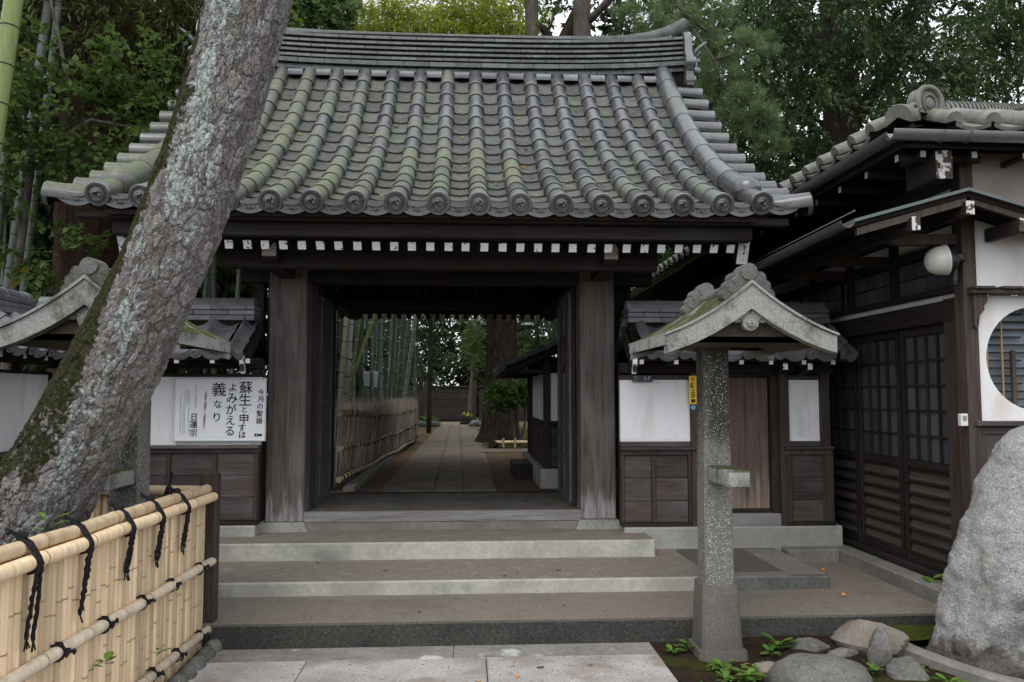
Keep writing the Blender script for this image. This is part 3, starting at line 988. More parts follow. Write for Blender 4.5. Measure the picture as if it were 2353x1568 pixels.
fm = arch(.17, [(0, .055), (0, .060), (1, .060)], 9, -30, 210)
fmesh = fm.mesh('filler_tile', MAT['tile2'], 50)
for x in mids:
    link('filler_tile', fmesh, ridge, T(x - .085, 9.075, zc(9.075) - .09) @ RZ(R(-90)))
# ridge end tile with scrolled sides and a horned mask, plus the upswept cap above it
for sx in (-1, 1):
    xr = RX1 + .0 if sx > 0 else RX0
    prof = []
    for (w, z) in ((.20, 5.18), (.27, 5.22), (.29, 5.30), (.25, 5.36), (.24, 5.40), (.28, 5.44), (.29, 5.53), (.24, 5.60), (.215, 5.64), (.205, 5.80), (.17, 5.89), (.10, 5.94)):
        prof.append((RYR - w, z))
    poly = prof + [(2 * RYR - a, z) for a, z in prof[::-1]]
    s = MB(); s.prism(poly, 'x', min(xr, xr + sx * .085), max(xr, xr + sx * .085))
    for (w, z, r) in ((.245, 5.50, .062), (.235, 5.285, .055)):
        for q in (-1, 1):
            s.tube([(xr - sx * .012, RYR + q * w, z), (xr + sx * .105, RYR + q * w, z)], r, 12)
    oni = part('ridge_end_tile', s, MAT['disc'], ridge, 40)
    s = MB()
    s.sphere((xr + sx * .10, RYR, 5.55), .15, 12, sq=(.75, 1, 1.05))
    s.sphere((xr + sx * .20, RYR, 5.50), .055, 8, sq=(1, 1, .8))
    for q in (-1, 1):
        s.tube([(xr + sx * .14, RYR + q * .08, 5.67), (xr + sx * .20, RYR + q * .12, 5.735), (xr + sx * .285, RYR + q * .14, 5.80)], [.034, .028, .010], 8)
        s.sphere((xr + sx * .19, RYR + q * .06, 5.59), .040, 8)
        s.sphere((xr + sx * .15, RYR + q * .10, 5.45), .060, 8)
        s.tube([(xr + sx * .19, RYR + q * .05, 5.45), (xr + sx * .205, RYR + q * .055, 5.40)], [.016, .004], 6)
    part('mask', s, MAT['disc'], oni, 60)
    s = MB()
    s.tube([(xr - sx * .62, RYR, 5.835), (xr - sx * .38, RYR, 5.87), (xr - sx * .18, RYR, 5.93), (xr - sx * .02, RYR, 6.01), (xr + sx * .07, RYR, 6.10)], [.090, .092, .094, .09, .065], 14)
    part('upswept_cap', s, MAT['ridge'], ridge, 50)
# ------------------------------------------------------------------ low tiled roofs of the boundary walls
PITCH = .277
def s_prof(x):
    if abs(x) < .055: return .045 * math.cos(math.pi * x / .11)
    return -.028 * math.sin(math.pi * (abs(x) - .055) / (PITCH - .11)) if x > 0 else 0
def s_tile(L, front=True):
    mm = MB(); xs_ = [-.055, -.04, -.02, 0, .02, .04, .055, .085, .11, .14, .166, .195, .222]
    v, f = [], []
    for (yy, dz) in ((0, -.014), (0, .012), (.05, .012), (1.1, -.004)):
        for x in xs_: v.append((x, yy * L, s_prof(x) + dz))
    n = len(xs_)
    for j in range(3):
        for i in range(n - 1):
            a = j * n + i; f.append((a, a + 1, a + n + 1, a + n))
    return mm.add(v, f)
ST = {}
def wall_tiles(key, mat):
    a = s_tile(.225).mesh('wall_tile', mat, 45)
    mm = s_tile(.225)
    dd = MB(); disc_face(dd, .052 / .092 * .092)
    # eave tile: disc under the roll and a flat band under the pan
    sc = .060 / .092
    mm.add([(p[0] * sc, p[1] * sc - .012, p[2] * sc + .004) for p in dd.v], dd.f)
    v, f = [], []
    n = 9
    for i in range(n):
        x = .05 + (.222 - .05) * i / (n - 1)
        zt = s_prof(x) + .010; zb = zt - .055 - .008 * math.sin(math.pi * i / (n - 1))
        v += [(x, -.006, zb), (x, -.006, zt), (x, .03, zt), (x, .03, zb)]
    for i in range(n - 1):
        q = i * 4
        f += [(q, q + 4, q + 5, q + 1), (q + 1, q + 5, q + 6, q + 2), (q, q + 3, q + 7, q + 4)]
    mm.add(v, f)
    mm.add([(.085, -.010, -.06), (.19, -.010, -.06), (.19, -.010, -.038), (.085, -.010, -.038), (.085, -.004, -.06), (.19, -.004, -.06), (.19, -.004, -.038), (.085, -.004, -.038)],
           [(0, 1, 2, 3), (0, 4, 5, 1), (3, 2, 6, 7), (0, 3, 7, 4), (1, 5, 6, 2)])
    b_ = mm.mesh('wall_eave_tile', mat, 45)
    ST[key] = (a, b_)
wall_tiles('grey', MAT['tile2'])

def wall_roof(parent, M, L, first=.0, ends=(True, True)):
    """local x along the wall 0..L, eave towards -y, z=0 at the eave discs, ridge line at y=0"""
    s = MB(); s.prism([(-.50, -.03), (0, .27), (.50, -.03), (.50, -.07), (0, .20), (-.50, -.07)], 'x', 0.01, L - .01)
    rf = part('roof', s, MAT['void'], parent, None, M)
    al = math.atan2(.30, .50)
    n = int((L - first) / PITCH + .6)
    for side in (0, 1):
        base = M if side == 0 else M @ T(L, 0, 0) @ RZ(math.pi)
        for k in range(n):
            x = first + .06 + k * PITCH
            if x > L - .05: continue
            w = min(1.0, (L - x + .03) / .222)
            link('wall_eave_tile', ST['grey'][1], rf, base @ T(x, -.55, 0) @ RX(al) @ SC(w, 1, 1))
            for j in (1, 2):
                link('wall_tile', ST['grey'][0], rf, base @ T(x, -.55 + .19 * j * .97, .114 * j * .97) @ RX(al) @ SC(w, 1, 1))
    for ci, (z, h, w) in enumerate(((.300, .045, .115), (.350, .040, .105), (.396, .040, .10))):
        for i in range(int(L / .30) + 2):
            a, b_ = max(.0, i * .30 - (ci % 2) * .15), min(L, (i + 1) * .30 - (ci % 2) * .15)
            if b_ - a < .02: continue
            s = MB(); s.box(a + .001, b_ - .001, -w, w, z, z + h, .004); part('ridge_tile', s, MAT['tile2'], rf, None, M)
    s = MB(); s.box(0.02, L - .02, -.09, .09, .2, .43); part('ridge_core', s, MAT['void'], rf, None, M)
    for i in range(int(L / .31) + 1):
        a, b_ = i * .31, min(L, (i + 1) * .31)
        if b_ - a < .03: continue
        mm = arch(b_ - a, [(0, .066), (.92, .066), (.93, .070), (1.0, .070)], 11, -20, 200)
        mm.v = [(a + p[1], p[0], .445 + p[2]) for p in mm.v]
        part('ridge_cap_tile', mm, MAT['tile2'], rf, 50, M)
    return rf

def white_edge(parent, x, yf, z, flip):
    """barge board of a wall roof with a white painted, scrolled end"""
    s = MB()
    top = [(yf - .50 + .5 * i / 6, z - .06 + .30 * (i / 6) ** 1.15) for i in range(7)]
    poly = top + [(a, b_ - .13) for a, b_ in top[::-1]]
    s.prism(poly, 'x', x - .015, x + .015)
    b_ = part('barge_board', s, MAT['dark_y'], parent)
    s = MB()
    y0, z0 = yf - .505, z - .055
    s.prism([(y0 - .004, z0), (y0 - .004, z0 - .05), (y0 + .012, z0 - .085), (y0 + .03, z0 - .10), (y0 + .05, z0 - .15), (y0 + .06, z0 - .14), (y0 + .045, z0 - .09), (y0 + .02, z0 - .06), (y0 + .012, z0)], 'x', x - .019, x + .019)
    part('painted_end', s, MAT['white_paint'], b_)

# right boundary wall with the small plank door
W = thing('boundary_wall', 'white and brown boundary wall with a small plank side door right of the gate', 'wall', (2.3, 7.2, .25))
s = MB(); s.box(1.40, 3.37, 7.06, 7.55, .15, .438, .01); part('plinth', s, MAT['plinth'], W)
s = MB(); s.box(1.40, 3.30, 7.22, 7.40, .43, 1.9); part('core', s, MAT['void'], W)
def px(name, x0, x1, z0, z1, y=7.12, d=.10, mat='dark_z', c=.004, P=None):
    s = MB(); s.box(x0, x1, y, y + d, z0, z1, c); return part(name, s, MAT[mat], P or W)
px('sill', 1.385, 2.015, .438, .470, 7.095, .13, 'dark_x')
px('stile', 1.385, 1.412, .471, 1.07, 7.112, .1, 'brown')
px('stile', 1.660, 1.697, .471, 1.07, 7.112, .1, 'brown')
px('stile', 1.990, 2.018, .471, 1.07, 7.112, .1, 'brown')
for (a, b_) in ((1.414, 1.658), (1.699, 1.988)):
    for (z0, z1) in ((.473, .660), (.664, .864), (.868, 1.066)):
        px('board', a, b_, z0, z1, 7.128 + rng.uniform(0, .004), .05, 'board_x', .003)
px('rail', 1.385, 2.018, 1.071, 1.112, 7.108, .1, 'board_x')
px('ledge', 1.382, 2.075, 1.114, 1.140, 7.075, .14, 'board_x')
px('rail', 1.385, 2.018, 1.142, 1.186, 7.118, .1, 'board_x')
px('plaster_panel', 1.385, 2.018, 1.187, 1.742, 7.135, .06, 'plaster', .002)
px('plaster_strip', 1.385, 2.018, 1.188, 1.221, 7.132, .02, 'plaster', .001)
px('rail', 1.385, 2.018, 1.744, 1.785, 7.120, .1, 'brown')
px('post', 2.020, 2.092, .438, 1.90, 7.095, .14, 'brown')
px('threshold', 2.094, 2.826, .438, .545, 7.10, .16, 'sill')
px('door_rail', 2.094, 2.76, .547, .580, 7.16, .06, 'dark_x')
for (a, b_) in ((2.10, 2.315), (2.318, 2.535), (2.538, 2.752)):
    px('door_plank', a, b_, .582, 1.762, 7.175 + rng.uniform(0, .004), .04, 'door_wood', .003)
px('door_jamb', 2.762, 2.828, .547, 1.80, 7.13, .12, 'dark_z')
px('door_head', 2.094, 2.826, 1.765, 1.90, 7.15, .1, 'dark_x')
px('post', 2.830, 2.918, .438, 1.90, 7.095, .14, 'brown')
px('plaster_panel', 2.920, 3.212, 1.187, 1.742, 7.135, .06, 'plaster', .002)
px('plaster_strip', 2.920, 3.212, 1.188, 1.221, 7.132, .02, 'plaster', .001)
px('rail', 2.920, 3.212, 1.744, 1.785, 7.12, .1, 'brown')
px('post', 3.214, 3.300, .471, 1.90, 7.10, .14, 'brown')
px('rail', 2.920, 3.212, 1.142, 1.186, 7.118, .1, 'board_x')
px('ledge', 2.862, 3.318, 1.114, 1.140, 7.070, .14, 'board_x')
px('rail', 2.872, 3.312, 1.068, 1.112, 7.086, .1, 'brown')
px('stile', 2.872, 2.926, .471, 1.066, 7.086, .1, 'brown'); px('stile', 3.248, 3.312, .471, 1.066, 7.086, .1, 'brown')
px('sill', 2.866, 3.318, .439, .470, 7.075, .13, 'dark_x')
for (z0, z1) in ((.473, .660), (.664, .864), (.868, 1.064)):
    px('board', 2.928, 3.246, z0, z1, 7.108 + rng.uniform(0, .004), .05, 'board_x', .003)
px('header_beam', 1.385, 3.33, 1.80, 1.895, 7.09, .15, 'dark_x')
wall_roof(W, T(1.47, 7.27, 1.963), 1.88, .06)
for x in (1.50, 1.80, 2.09, 2.37, 2.63, 2.92, 3.18):
    s = MB(); s.box(x - .018, x + .018, 6.76, 7.2, 1.868, 1.905, .002); r_ = part('rafter', s, MAT['dark_y'], W)
    s = MB(); s.box(x - .0185, x + .0185, 6.757, 6.762, 1.8675, 1.9055, .001); part('painted_end', s, MAT['pale_end'], r_)
white_edge(W, 1.445, 7.27, 1.99, 1)
for x in (2.78, 3.0):
    s = MB(); s.prism([(6.82, 1.88), (7.1, 1.88), (7.1, 1.78), (6.95, 1.80), (6.86, 1.83)], 'x', x - .02, x + .02); b_ = part('eave_bracket', s, MAT['dark_y'], W)
    s = MB(); s.box(x - .0205, x + .0205, 6.815, 6.822, 1.825, 1.882, .001); part('painted_end', s, MAT['white_paint'], b_)

# left boundary wall, behind the poster
W2 = thing('boundary_wall', 'white and brown boundary wall left of the gate carrying the calligraphy poster', 'wall', (-2.6, 7.2, .4))
def p2(*a, **k): return px(*a, P=W2, **k)
p2('plinth', -3.60, -1.80, .15, .485, 7.06, .5, 'plinth', .01)
p2('core', -3.60, -1.80, .485, 1.76, 7.24, .16, 'void')
p2('sill', -3.5, -1.79, .487, .520, 7.09, .13, 'dark_x')
edges = [-3.36, -2.96, -2.56, -2.165, -1.815]
for x in edges: p2('stile', x - .016, x + .016, .521, 1.105, 7.112, .1, 'brown')
for a, b_ in zip(edges, edges[1:]):
    for (z0, z1) in ((.523, .720), (.724, .908), (.912, 1.102)):
        p2('board', a + .018, b_ - .018, z0, z1, 7.128 + rng.uniform(0, .004), .05, 'board_x', .003)
p2('rail', -3.5, -1.795, 1.106, 1.140, 7.105, .1, 'board_x')
p2('ledge', -3.5, -1.79, 1.142, 1.168, 7.075, .14, 'board_x')
p2('plaster_panel', -3.5, -1.79, 1.170, 1.762, 7.135, .06, 'plaster', .002)
p2('rail', -3.5, -1.79, 1.764, 1.790, 7.12, .1, 'dark_x')
p2('header_beam', -3.6, -1.79, 1.836, 1.93, 7.09, .15, 'dark_x')
for x in (-3.45, -2.9, -2.35, -1.83): p2('post', x - .03, x + .03, 1.79, 1.836, 7.12, .1, 'dark_z')
wall_roof(W2, T(-3.75, 7.27, 1.963), 1.88, .08)
for k in range(7):
    x = -3.55 + k * .29
    s = MB(); s.box(x - .018, x + .018, 6.76, 7.2, 1.868, 1.905, .002); r_ = part('rafter', s, MAT['dark_y'], W2)
    s = MB(); s.box(x - .0185, x + .0185, 6.757, 6.762, 1.8675, 1.9055, .001); part('painted_end', s, MAT['pale_end'], r_)
white_edge(W2, -1.862, 7.27, 1.99, -1)

# wing wall running towards the camera on the far left
W3 = thing('boundary_wall', 'white plaster wing wall with a tiled roof at the left edge behind the leaning tree', 'wall', (-3.7, 5.6, .3))
def p3(name, y0, y1, z0, z1, x=-3.55, d=.1, mat='dark_y', c=.004):
    s = MB(); s.box(x - d, x, y0, y1, z0, z1, c); return part(name, s, MAT[mat], W3)
p3('plinth', 3.2, 7.05, -.1, .485, -3.50, .3, 'plinth')
p3('core', 3.2, 7.2, .48, 1.80, -3.60, .12, 'void')
p3('ledge', 3.2, 7.0, 1.135, 1.165, -3.50, .14, 'board_y')
for i in range(9):
    y = 3.2 + i * .42
    p3('stile', y, y + .03, .50, 1.13, -3.545, .08, 'brown')
    for (z0, z1) in ((.50, .70), (.704, .90), (.904, 1.13)):
        p3('board', y + .032, y + .418, z0, z1, -3.558, .05, 'board_y', .003)
p3('plaster_panel', 3.2, 7.05, 1.168, 1.775, -3.56, .06, 'plaster', .002)
p3('plaster_strip', 3.2, 7.05, 1.169, 1.215, -3.557, .02, 'plaster', .001)
p3('rail', 3.2, 7.05, 1.777, 1.80, -3.53, .1)
p3('header_beam', 3.2, 7.05, 1.86, 1.925, -3.53, .12)
wall_roof(W3, T(-3.70, 3.15, 1.95) @ RZ(R(90)), 3.75, .02)
for k in range(12):
    y = 3.3 + k * .3
    s = MB(); s.box(-3.6, -3.20, y - .018, y + .018, 1.868, 1.905, .002); r_ = part('rafter', s, MAT['dark_x'], W3)
    s = MB(); s.box(-3.203, -3.197, y - .0185, y + .0185, 1.8675, 1.9055, .001); part('painted_end', s, MAT['pale_end'], r_)
    p3('post', y - .015, y + .015, 1.80, 1.86, -3.56, .05, 'dark_z')

# ------------------------------------------------------------------ lettering helper
def glyphs(mb, text, cx, cz, size, y, bold=.0, wid=1.0, m=0):
    """flat print in the x-z plane facing -y, centred on (cx, cz)"""
    cu = bpy.data.curves.new('print', 'FONT'); cu.body = text; cu.size = size; cu.offset = bold * size
    cu.align_x = 'CENTER'; cu.align_y = 'CENTER'; cu.resolution_u = 3
    ob = bpy.data.objects.new('print', cu); COL.objects.link(ob)
    dg = bpy.context.evaluated_depsgraph_get(); dg.update()
    me = bpy.data.meshes.new_from_object(ob.evaluated_get(dg))
    if len(me.vertices):
        xs_ = [v.co.x for v in me.vertices]; ys2 = [v.co.y for v in me.vertices]
        ox, oy = (min(xs_) + max(xs_)) / 2, (min(ys2) + max(ys2)) / 2
        mb.add([(cx + (v.co.x - ox) * wid, y, cz + v.co.y - oy) for v in me.vertices], [tuple(p.vertices) for p in me.polygons], m)
    bpy.data.objects.remove(ob); bpy.data.curves.remove(cu); bpy.data.meshes.remove(me)

P = thing('poster', 'white calligraphy poster with black vertical Japanese writing pinned to the left wall', 'poster', (-2.126, 7.1, 1.208))
PX0, PX1, PZ0, PZ1 = -2.518, -1.735, 1.206, 1.752
s = MB(); s.box(PX0, PX1, 7.100, 7.112, PZ0, PZ1, .002); part('sheet', s, MAT['paper'], P)
s = MB()
for (a, b_, c_, d) in ((PX0, PX1, PZ0, PZ0 + .010), (PX0, PX1, PZ1 - .010, PZ1), (PX0, PX0 + .010, PZ0 + .0102, PZ1 - .0102), (PX1 - .010, PX1, PZ0 + .0102, PZ1 - .0102)):
    s.box(a, b_, 7.093, 7.106, c_, d, .001)
part('frame', s, MAT['signwhite'], P)
pw, ph = PX1 - PX0, PZ1 - PZ0
def pcol(chars, mat, y=7.0985):
    mm = MB()
    for (ch, qx, qy, sz, bo) in chars:
        rep = ((0, 0),) if sz < 40 else ((0, 0), (.0013, .0004), (-.0012, -.0004), (.0003, .0012))   # brush-thick strokes
        for k, (dx, dz) in enumerate(rep):
            glyphs(mm, ch, PX0 + (qx - 1235) / 665 * pw + dx, PZ1 - (qy - 985) / 450 * ph + dz, sz / 450 * ph * 1.08, y - .00012 * k, 0 if sz >= 40 else bo)
    part('lettering', mm, MAT[mat], P)
pcol([(c_, 1860 - i * 2, 1086 + i * 51, 44, .012) for i, c_ in enumerate('今月の聖語')], 'ink')
pcol([('蘇', 1750, 1052, 88, .0), ('生', 1746, 1140, 88, .016), ('と', 1744, 1210, 46, .02), ('申', 1741, 1275, 72, .018), ('す', 1728, 1340, 56, .018), ('は', 1732, 1390, 52, .018)], 'ink')
pcol([(c_, 1655 - i * 4, 1052 + i * 78, z_, .016) for i, (c_, z_) in enumerate(zip('よみがえる', (62, 78, 74, 72, 74)))] + [('義', 1556, 1066, 98, .0), ('な', 1549, 1172, 60, .02), ('り', 1544, 1265, 68, .02)], 'ink')
pcol([(c_, 1462 - i * .8, 1090 + i * 20, 19, .004) for i, c_ in enumerate('日蓮聖人御遺文『法華題目抄』')], 'ink')
pcol([(c_, 1390, 1022 + i * 13.5, 13, .0) for i, c_ in enumerate('『立正安国・お題目結縁運動』')], 'ink_grey')
pcol([('日', 1380, 1262, 48, .018), ('蓮', 1378, 1314, 54, .018), ('宗', 1377, 1374, 54, .018)], 'ink')
mm = MB()
for cxx, top, bot in ((1340, 1075, 1180), (1340, 1190, 1385), (1328, 1075, 1160), (1312, 1075, 1380), (1300, 1190, 1385), (1282, 1110, 1390)):
    q = top
    while q < bot:
        h = rng.uniform(4, 8)
        mm.box(PX0 + (cxx - 3 - 1235) / 665 * pw, PX0 + (cxx + 3 - 1235) / 665 * pw, 7.0983, 7.099, PZ1 - (q + h - 985) / 450 * ph, PZ1 - (q - 985) / 450 * ph, .0002)
        q += h + rng.uniform(2.5, 4)
part('small_print', mm, MAT['ink_grey'], P)
mm = MB()
qx = lambda x: PX0 + (x - 1235) / 665 * pw
qz = lambda y_: PZ1 - (y_ - 985) / 450 * ph
for a, b_, c_, d in ((1817, 1838, 1382, 1388), (1817, 1838, 1396, 1402), (1823, 1832, 1388, 1396)):
    mm.box(qx(a), qx(b_), 7.0978, 7.099, qz(d), qz(c_), .0002)
for cxx in (1848, 1866):
    mm.prism([(qx(cxx + 9.5 * math.cos(t)), qz(1392 + 9.5 * math.sin(t))) for t in [2 * math.pi * k / 16 for k in range(16)]], 'y', 7.0978, 7.099)
part('emblem', mm, MAT['ink'], P)

A = thing('address_plate', 'small navy address plate reading 2-7 at the top of the right white panel', 'sign', (1.583, 7.11, 1.721))
s = MB(); s.box(1.492, 1.675, 7.098, 7.116, 1.722, 1.782, .002); part('plate', s, MAT['navy'], A)
mm = MB(); glyphs(mm, '2-7', 1.622, 1.752, .046, 7.0968, .0)
for i in range(3):
    for k in range(4): mm.box(1.506 + k * .011, 1.511 + k * .011, 7.0966, 7.0978, 1.770 - i * .019 - rng.uniform(.002, .005), 1.771 - i * .019, .0003)
part('lettering', mm, MAT['signwhite'], A)
Yl = thing('warning_sign', 'narrow yellow vertical sign with black characters on the door post', 'sign', (2.06, 7.09, 1.52))
s = MB(); s.box(2.000, 2.068, 7.080, 7.094, 1.522, 1.778, .002); part('board', s, MAT['yellow'], Yl)
mm = MB()
for i, c_ in enumerate('頭上注意'): glyphs(mm, c_, 2.034, 1.690 - i * .047, .046, 7.0788, .03)
part('lettering', mm, MAT['ink'], Yl)
mm = MB(); mm.prism([(2.034, 1.766), (2.014, 1.742), (2.024, 1.742), (2.024, 1.730), (2.044, 1.730), (2.044, 1.742), (2.054, 1.742)], 'y', 7.0785, 7.0805)
part('arrow', mm, MAT['orange'], Yl)
s = MB(); s.prism([(2.037 + .025 * math.cos(t), 1.494 + .025 * math.sin(t)) for t in [2 * math.pi * k / 20 for k in range(20)]], 'y', 7.088, 7.0945)
B_ = thing('round_sticker', 'small round blue sticker with white marks just below the yellow sign', 'sticker', (2.037, 7.09, 1.47))
part('disc', s, MAT['blue'], B_)
mm = MB(); mm.box(2.023, 2.028, 7.0868, 7.0878, 1.486, 1.500, .0003); mm.box(2.045, 2.050, 7.0868, 7.0878, 1.486, 1.500, .0003); mm.box(2.026, 2.048, 7.0866, 7.0877, 1.479, 1.484, .0003)
mm.sphere((2.030, 7.0875, 1.506), .004, 6, sq=(1, .2, 1)); mm.sphere((2.044, 7.0875, 1.506), .004, 6, sq=(1, .2, 1))
part('pictogram', mm, MAT['signwhite'], B_)

# ------------------------------------------------------------------ roofed stone pillars
def stone_pillar(xc, yc, label):
    P = thing('stone_pillar', label, 'stone pillar', (xc, yc, 0), 'roofed stone pillars flanking the steps')
    def taper(h0, h1, z0, z1, mat, name, y=yc):
        s = MB()
        c0, c1 = h0 * .16, h1 * .16
        def oct_(h, c_, z): return [(xc - h + c_, y - h, z), (xc + h - c_, y - h, z), (xc + h, y - h + c_, z), (xc + h, y + h - c_, z), (xc + h - c_, y + h, z), (xc - h + c_, y + h, z), (xc - h, y + h - c_, z), (xc - h, y - h + c_, z)]
        s.add(oct_(h0, c0, z0) + oct_(h1, c1, z1), [tuple(range(8))[::-1], tuple(range(8, 16))] + [(i, (i + 1) % 8, (i + 1) % 8 + 8, i + 8) for i in range(8)])
        return part(name, s, MAT[mat], P)
    taper(.160, .148, -.05, .045, 'pillar_base', 'foot')
    taper(.128, .110, .045, .435, 'pillar_base', 'base_block')
    taper(.092, .082, .435, 1.885, 'pillar', 'shaft')
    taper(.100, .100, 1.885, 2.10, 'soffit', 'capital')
    s = MB(); s.box(xc - .062, xc + .062, yc - .48, yc - .085, 1.068, 1.166, .008); part('arm', s, MAT['capstone'], P)
    xs0 = xc; xc = xc + .045 * (1 if xc > 0 else -.6)      # the cap sits a little off the shaft's axis
    zt = lambda u: 2.245 - .86 * abs(u) + .5 * u * u
    us = [-.50 + i * .05 for i in range(21)]
    ya, yb_ = yc - .61, yc + .40
    def shell(thick, y0, y1, wmax, dz, name, mat, parent):
        uu = [max(-wmax, min(wmax, u)) for u in us]
        top = [(xc + u, zt(u) + dz) for u in uu]
        bot = [(xc + u, zt(u) + dz - thick * (1 - .35 * abs(u) / .5)) for u in uu]
        s = MB(); n = len(us)
        v = [(x, y0, z) for x, z in top] + [(x, y0, z) for x, z in bot] + [(x, y1, z) for x, z in top] + [(x, y1, z) for x, z in bot]
        f = []
        for i in range(n - 1):
            f += [(i, i + 1, n + i + 1, n + i), (2 * n + i + 1, 2 * n + i, 3 * n + i, 3 * n + i + 1), (i, 2 * n + i, 2 * n + i + 1, i + 1), (n + i + 1, 3 * n + i + 1, 3 * n + i, n + i)]
        for i in (0, n - 1): f.append((i, n + i, 3 * n + i, 2 * n + i))
        s.add(v, f); return part(name, s, MAT[mat], parent)
    cap = shell(.085, ya + .02, yb_ - .02, .50, 0, 'cap_roof', 'capstone', P)
    shell(.020, ya - .012, yb_ + .012, .515, .014, 'edge_moulding', 'capstone', cap)
    shell(.145, ya, ya + .075, .49, -.006, 'gable_band', 'capstone', cap)
    shell(.145, yb_ - .075, yb_, .49, -.006, 'gable_band', 'capstone', cap)
    # sloping underside
    s = MB()
    lo = [(xc - .13, yc - .16, 1.93), (xc + .13, yc - .16, 1.93), (xc + .13, yc + .16, 1.93), (xc - .13, yc + .16, 1.93)]
    hi = []
    for i in range(21):
        u = -.46 + .046 * i
        hi.append((u, zt(u) - .07))
    v, f = [], []
    for y in (ya + .076, yb_ - .076):
        for u, z in hi: v.append((xc + u, y, z))
    for i in range(20): f.append((i, i + 1, 22 + i, 21 + i))
    s.add(v, f)
    nb = len(s.v)
    zlo = 1.895
    s.add([(xc - .44, ya + .10, zlo + .045), (xc + .44, ya + .10, zlo + .045), (xc + .44, yb_ - .10, zlo + .045), (xc - .44, yb_ - .10, zlo + .045),
           (xc - .12, yc - .2, zlo), (xc + .12, yc - .2, zlo), (xc + .12, yc + .2, zlo), (xc - .12, yc + .2, zlo)],
          [(0, 1, 5, 4), (1, 2, 6, 5), (2, 3, 7, 6), (3, 0, 4, 7)])
    for yy in (ya + .10, yb_ - .10):
        poly = [(xc - .44, yy, zlo + .045)] + [(xc + u, yy, z + .02) for u, z in hi] + [(xc + .44, yy, zlo + .045)]
        s.add(poly, [tuple(range(len(poly)))])
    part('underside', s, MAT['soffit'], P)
    # cloud shaped ridge ends
    lob = []
    for (a, b_, r) in ((-.135, -.075, .040), (-.105, -.02, .042), (-.075, .035, .040), (0, .075, .052), (.075, .035, .040), (.105, -.02, .042), (.135, -.075, .040)):
        lob.append((a, b_, r))
    for (y0, y1) in ((ya + .03, ya + .17), (yb_ - .17, yb_ - .03)):
        s = MB()
        for (a, b_, r) in lob:
            s.tube([(xc + a * .88, y0 + .16 * abs(a) + .002 * (a > 0), 2.245 + b_ * .88), (xc + a * .88, y1 - .16 * abs(a) - .002 * (a > 0), 2.245 + b_ * .88)], r * .95, 12)
        s.prism([(xc - .10, 2.17), (xc + .10, 2.17), (xc + .06, 2.28), (xc, 2.31), (xc - .06, 2.28)], 'y', y0 + .01, y1 - .01)
        part('ridge_finial', s, MAT['finial'], cap, 50)
    s = MB(); s.tube([(xc, ya + .1, 2.235), (xc, yb_ - .1, 2.235)], .05, 10); part('ridge_roll', s, MAT['finial'], cap, 50)
    # pendant flower under the peak
    s = MB(); yy = ya + .02
    for (a, b_, r) in ((-.075, .02, .036), (-.035, .035, .036), (.035, .035, .036), (.075, .02, .036), (0, -.015, .047)):
        s.tube([(xc + a, yy + .004 * abs(a * 50 - 1), 2.030 + b_), (xc + a, yy + .05, 2.030 + b_)], r, 14)
    s.tube([(xc, yy - .012, 2.016), (xc, yy, 2.016)], .024, 12); s.sphere((xc, yy - .012, 2.016), .012, 8)
    part('pendant', s, MAT['capstone'], cap, 50)
    return P
stone_pillar(1.575, 5.04, 'speckled stone pillar with a little curved stone roof standing right of the steps')
stone_pillar(-2.045, 5.06, 'stone pillar with a little curved stone roof half hidden behind the leaning trunk')

# ------------------------------------------------------------------ leaning lichen-covered tree
def vnoise(x, y, seed, px_=None):
    r = np.random.RandomState(seed); tab = r.rand(256, 256)
    xi, yi = np.floor(x).astype(int), np.floor(y).astype(int); fx, fy = x - xi, y - yi
    fx, fy = fx * fx * (3 - 2 * fx), fy * fy * (3 - 2 * fy)
    wx = (lambda i: i % px_) if px_ else (lambda i: i % 256)
    g = lambda i, j: tab[wx(i) % 256, j % 256]
    return (g(xi, yi) * (1 - fx) + g(xi + 1, yi) * fx) * (1 - fy) + (g(xi, yi + 1) * (1 - fx) + g(xi + 1, yi + 1) * fx) * fy
def fbm(x, y, seed, o=4, px_=None):
    t, a, n = 0, .5, 0
    for k in range(o):
        t = t + a * vnoise(x * 2 ** k, y * 2 ** k, seed + k, px_ * 2 ** k if px_ else None); n += a; a *= .5
    return t / n
def cells(x, y, seed, px_):
    r = np.random.RandomState(seed); jx, jy, jv = r.rand(256, 256), r.rand(256, 256), r.rand(256, 256)
    xi, yi = np.floor(x).astype(int), np.floor(y).astype(int)
    f1 = np.full(x.shape, 9.); f2 = np.full(x.shape, 9.); val = np.zeros(x.shape)
    for dx in (-1, 0, 1):
        for dy in (-1, 0, 1):
            i, j = xi + dx, yi + dy
            im, jm = (i % px_) % 256, j % 256
            d = np.hypot(i + .1 + .8 * jx[im, jm] - x, j + .1 + .8 * jy[im, jm] - y)
            near = d < f1
            f2 = np.where(near, f1, np.minimum(f2, d)); val = np.where(near, jv[im, jm], val); f1 = np.where(near, d, f1)
    return f1, f2, val

def attr(me, name, arr):
    a = me.attributes.new(name, 'FLOAT', 'POINT'); a.data.foreach_set('value', np.ascontiguousarray(arr, dtype=np.float32).ravel())

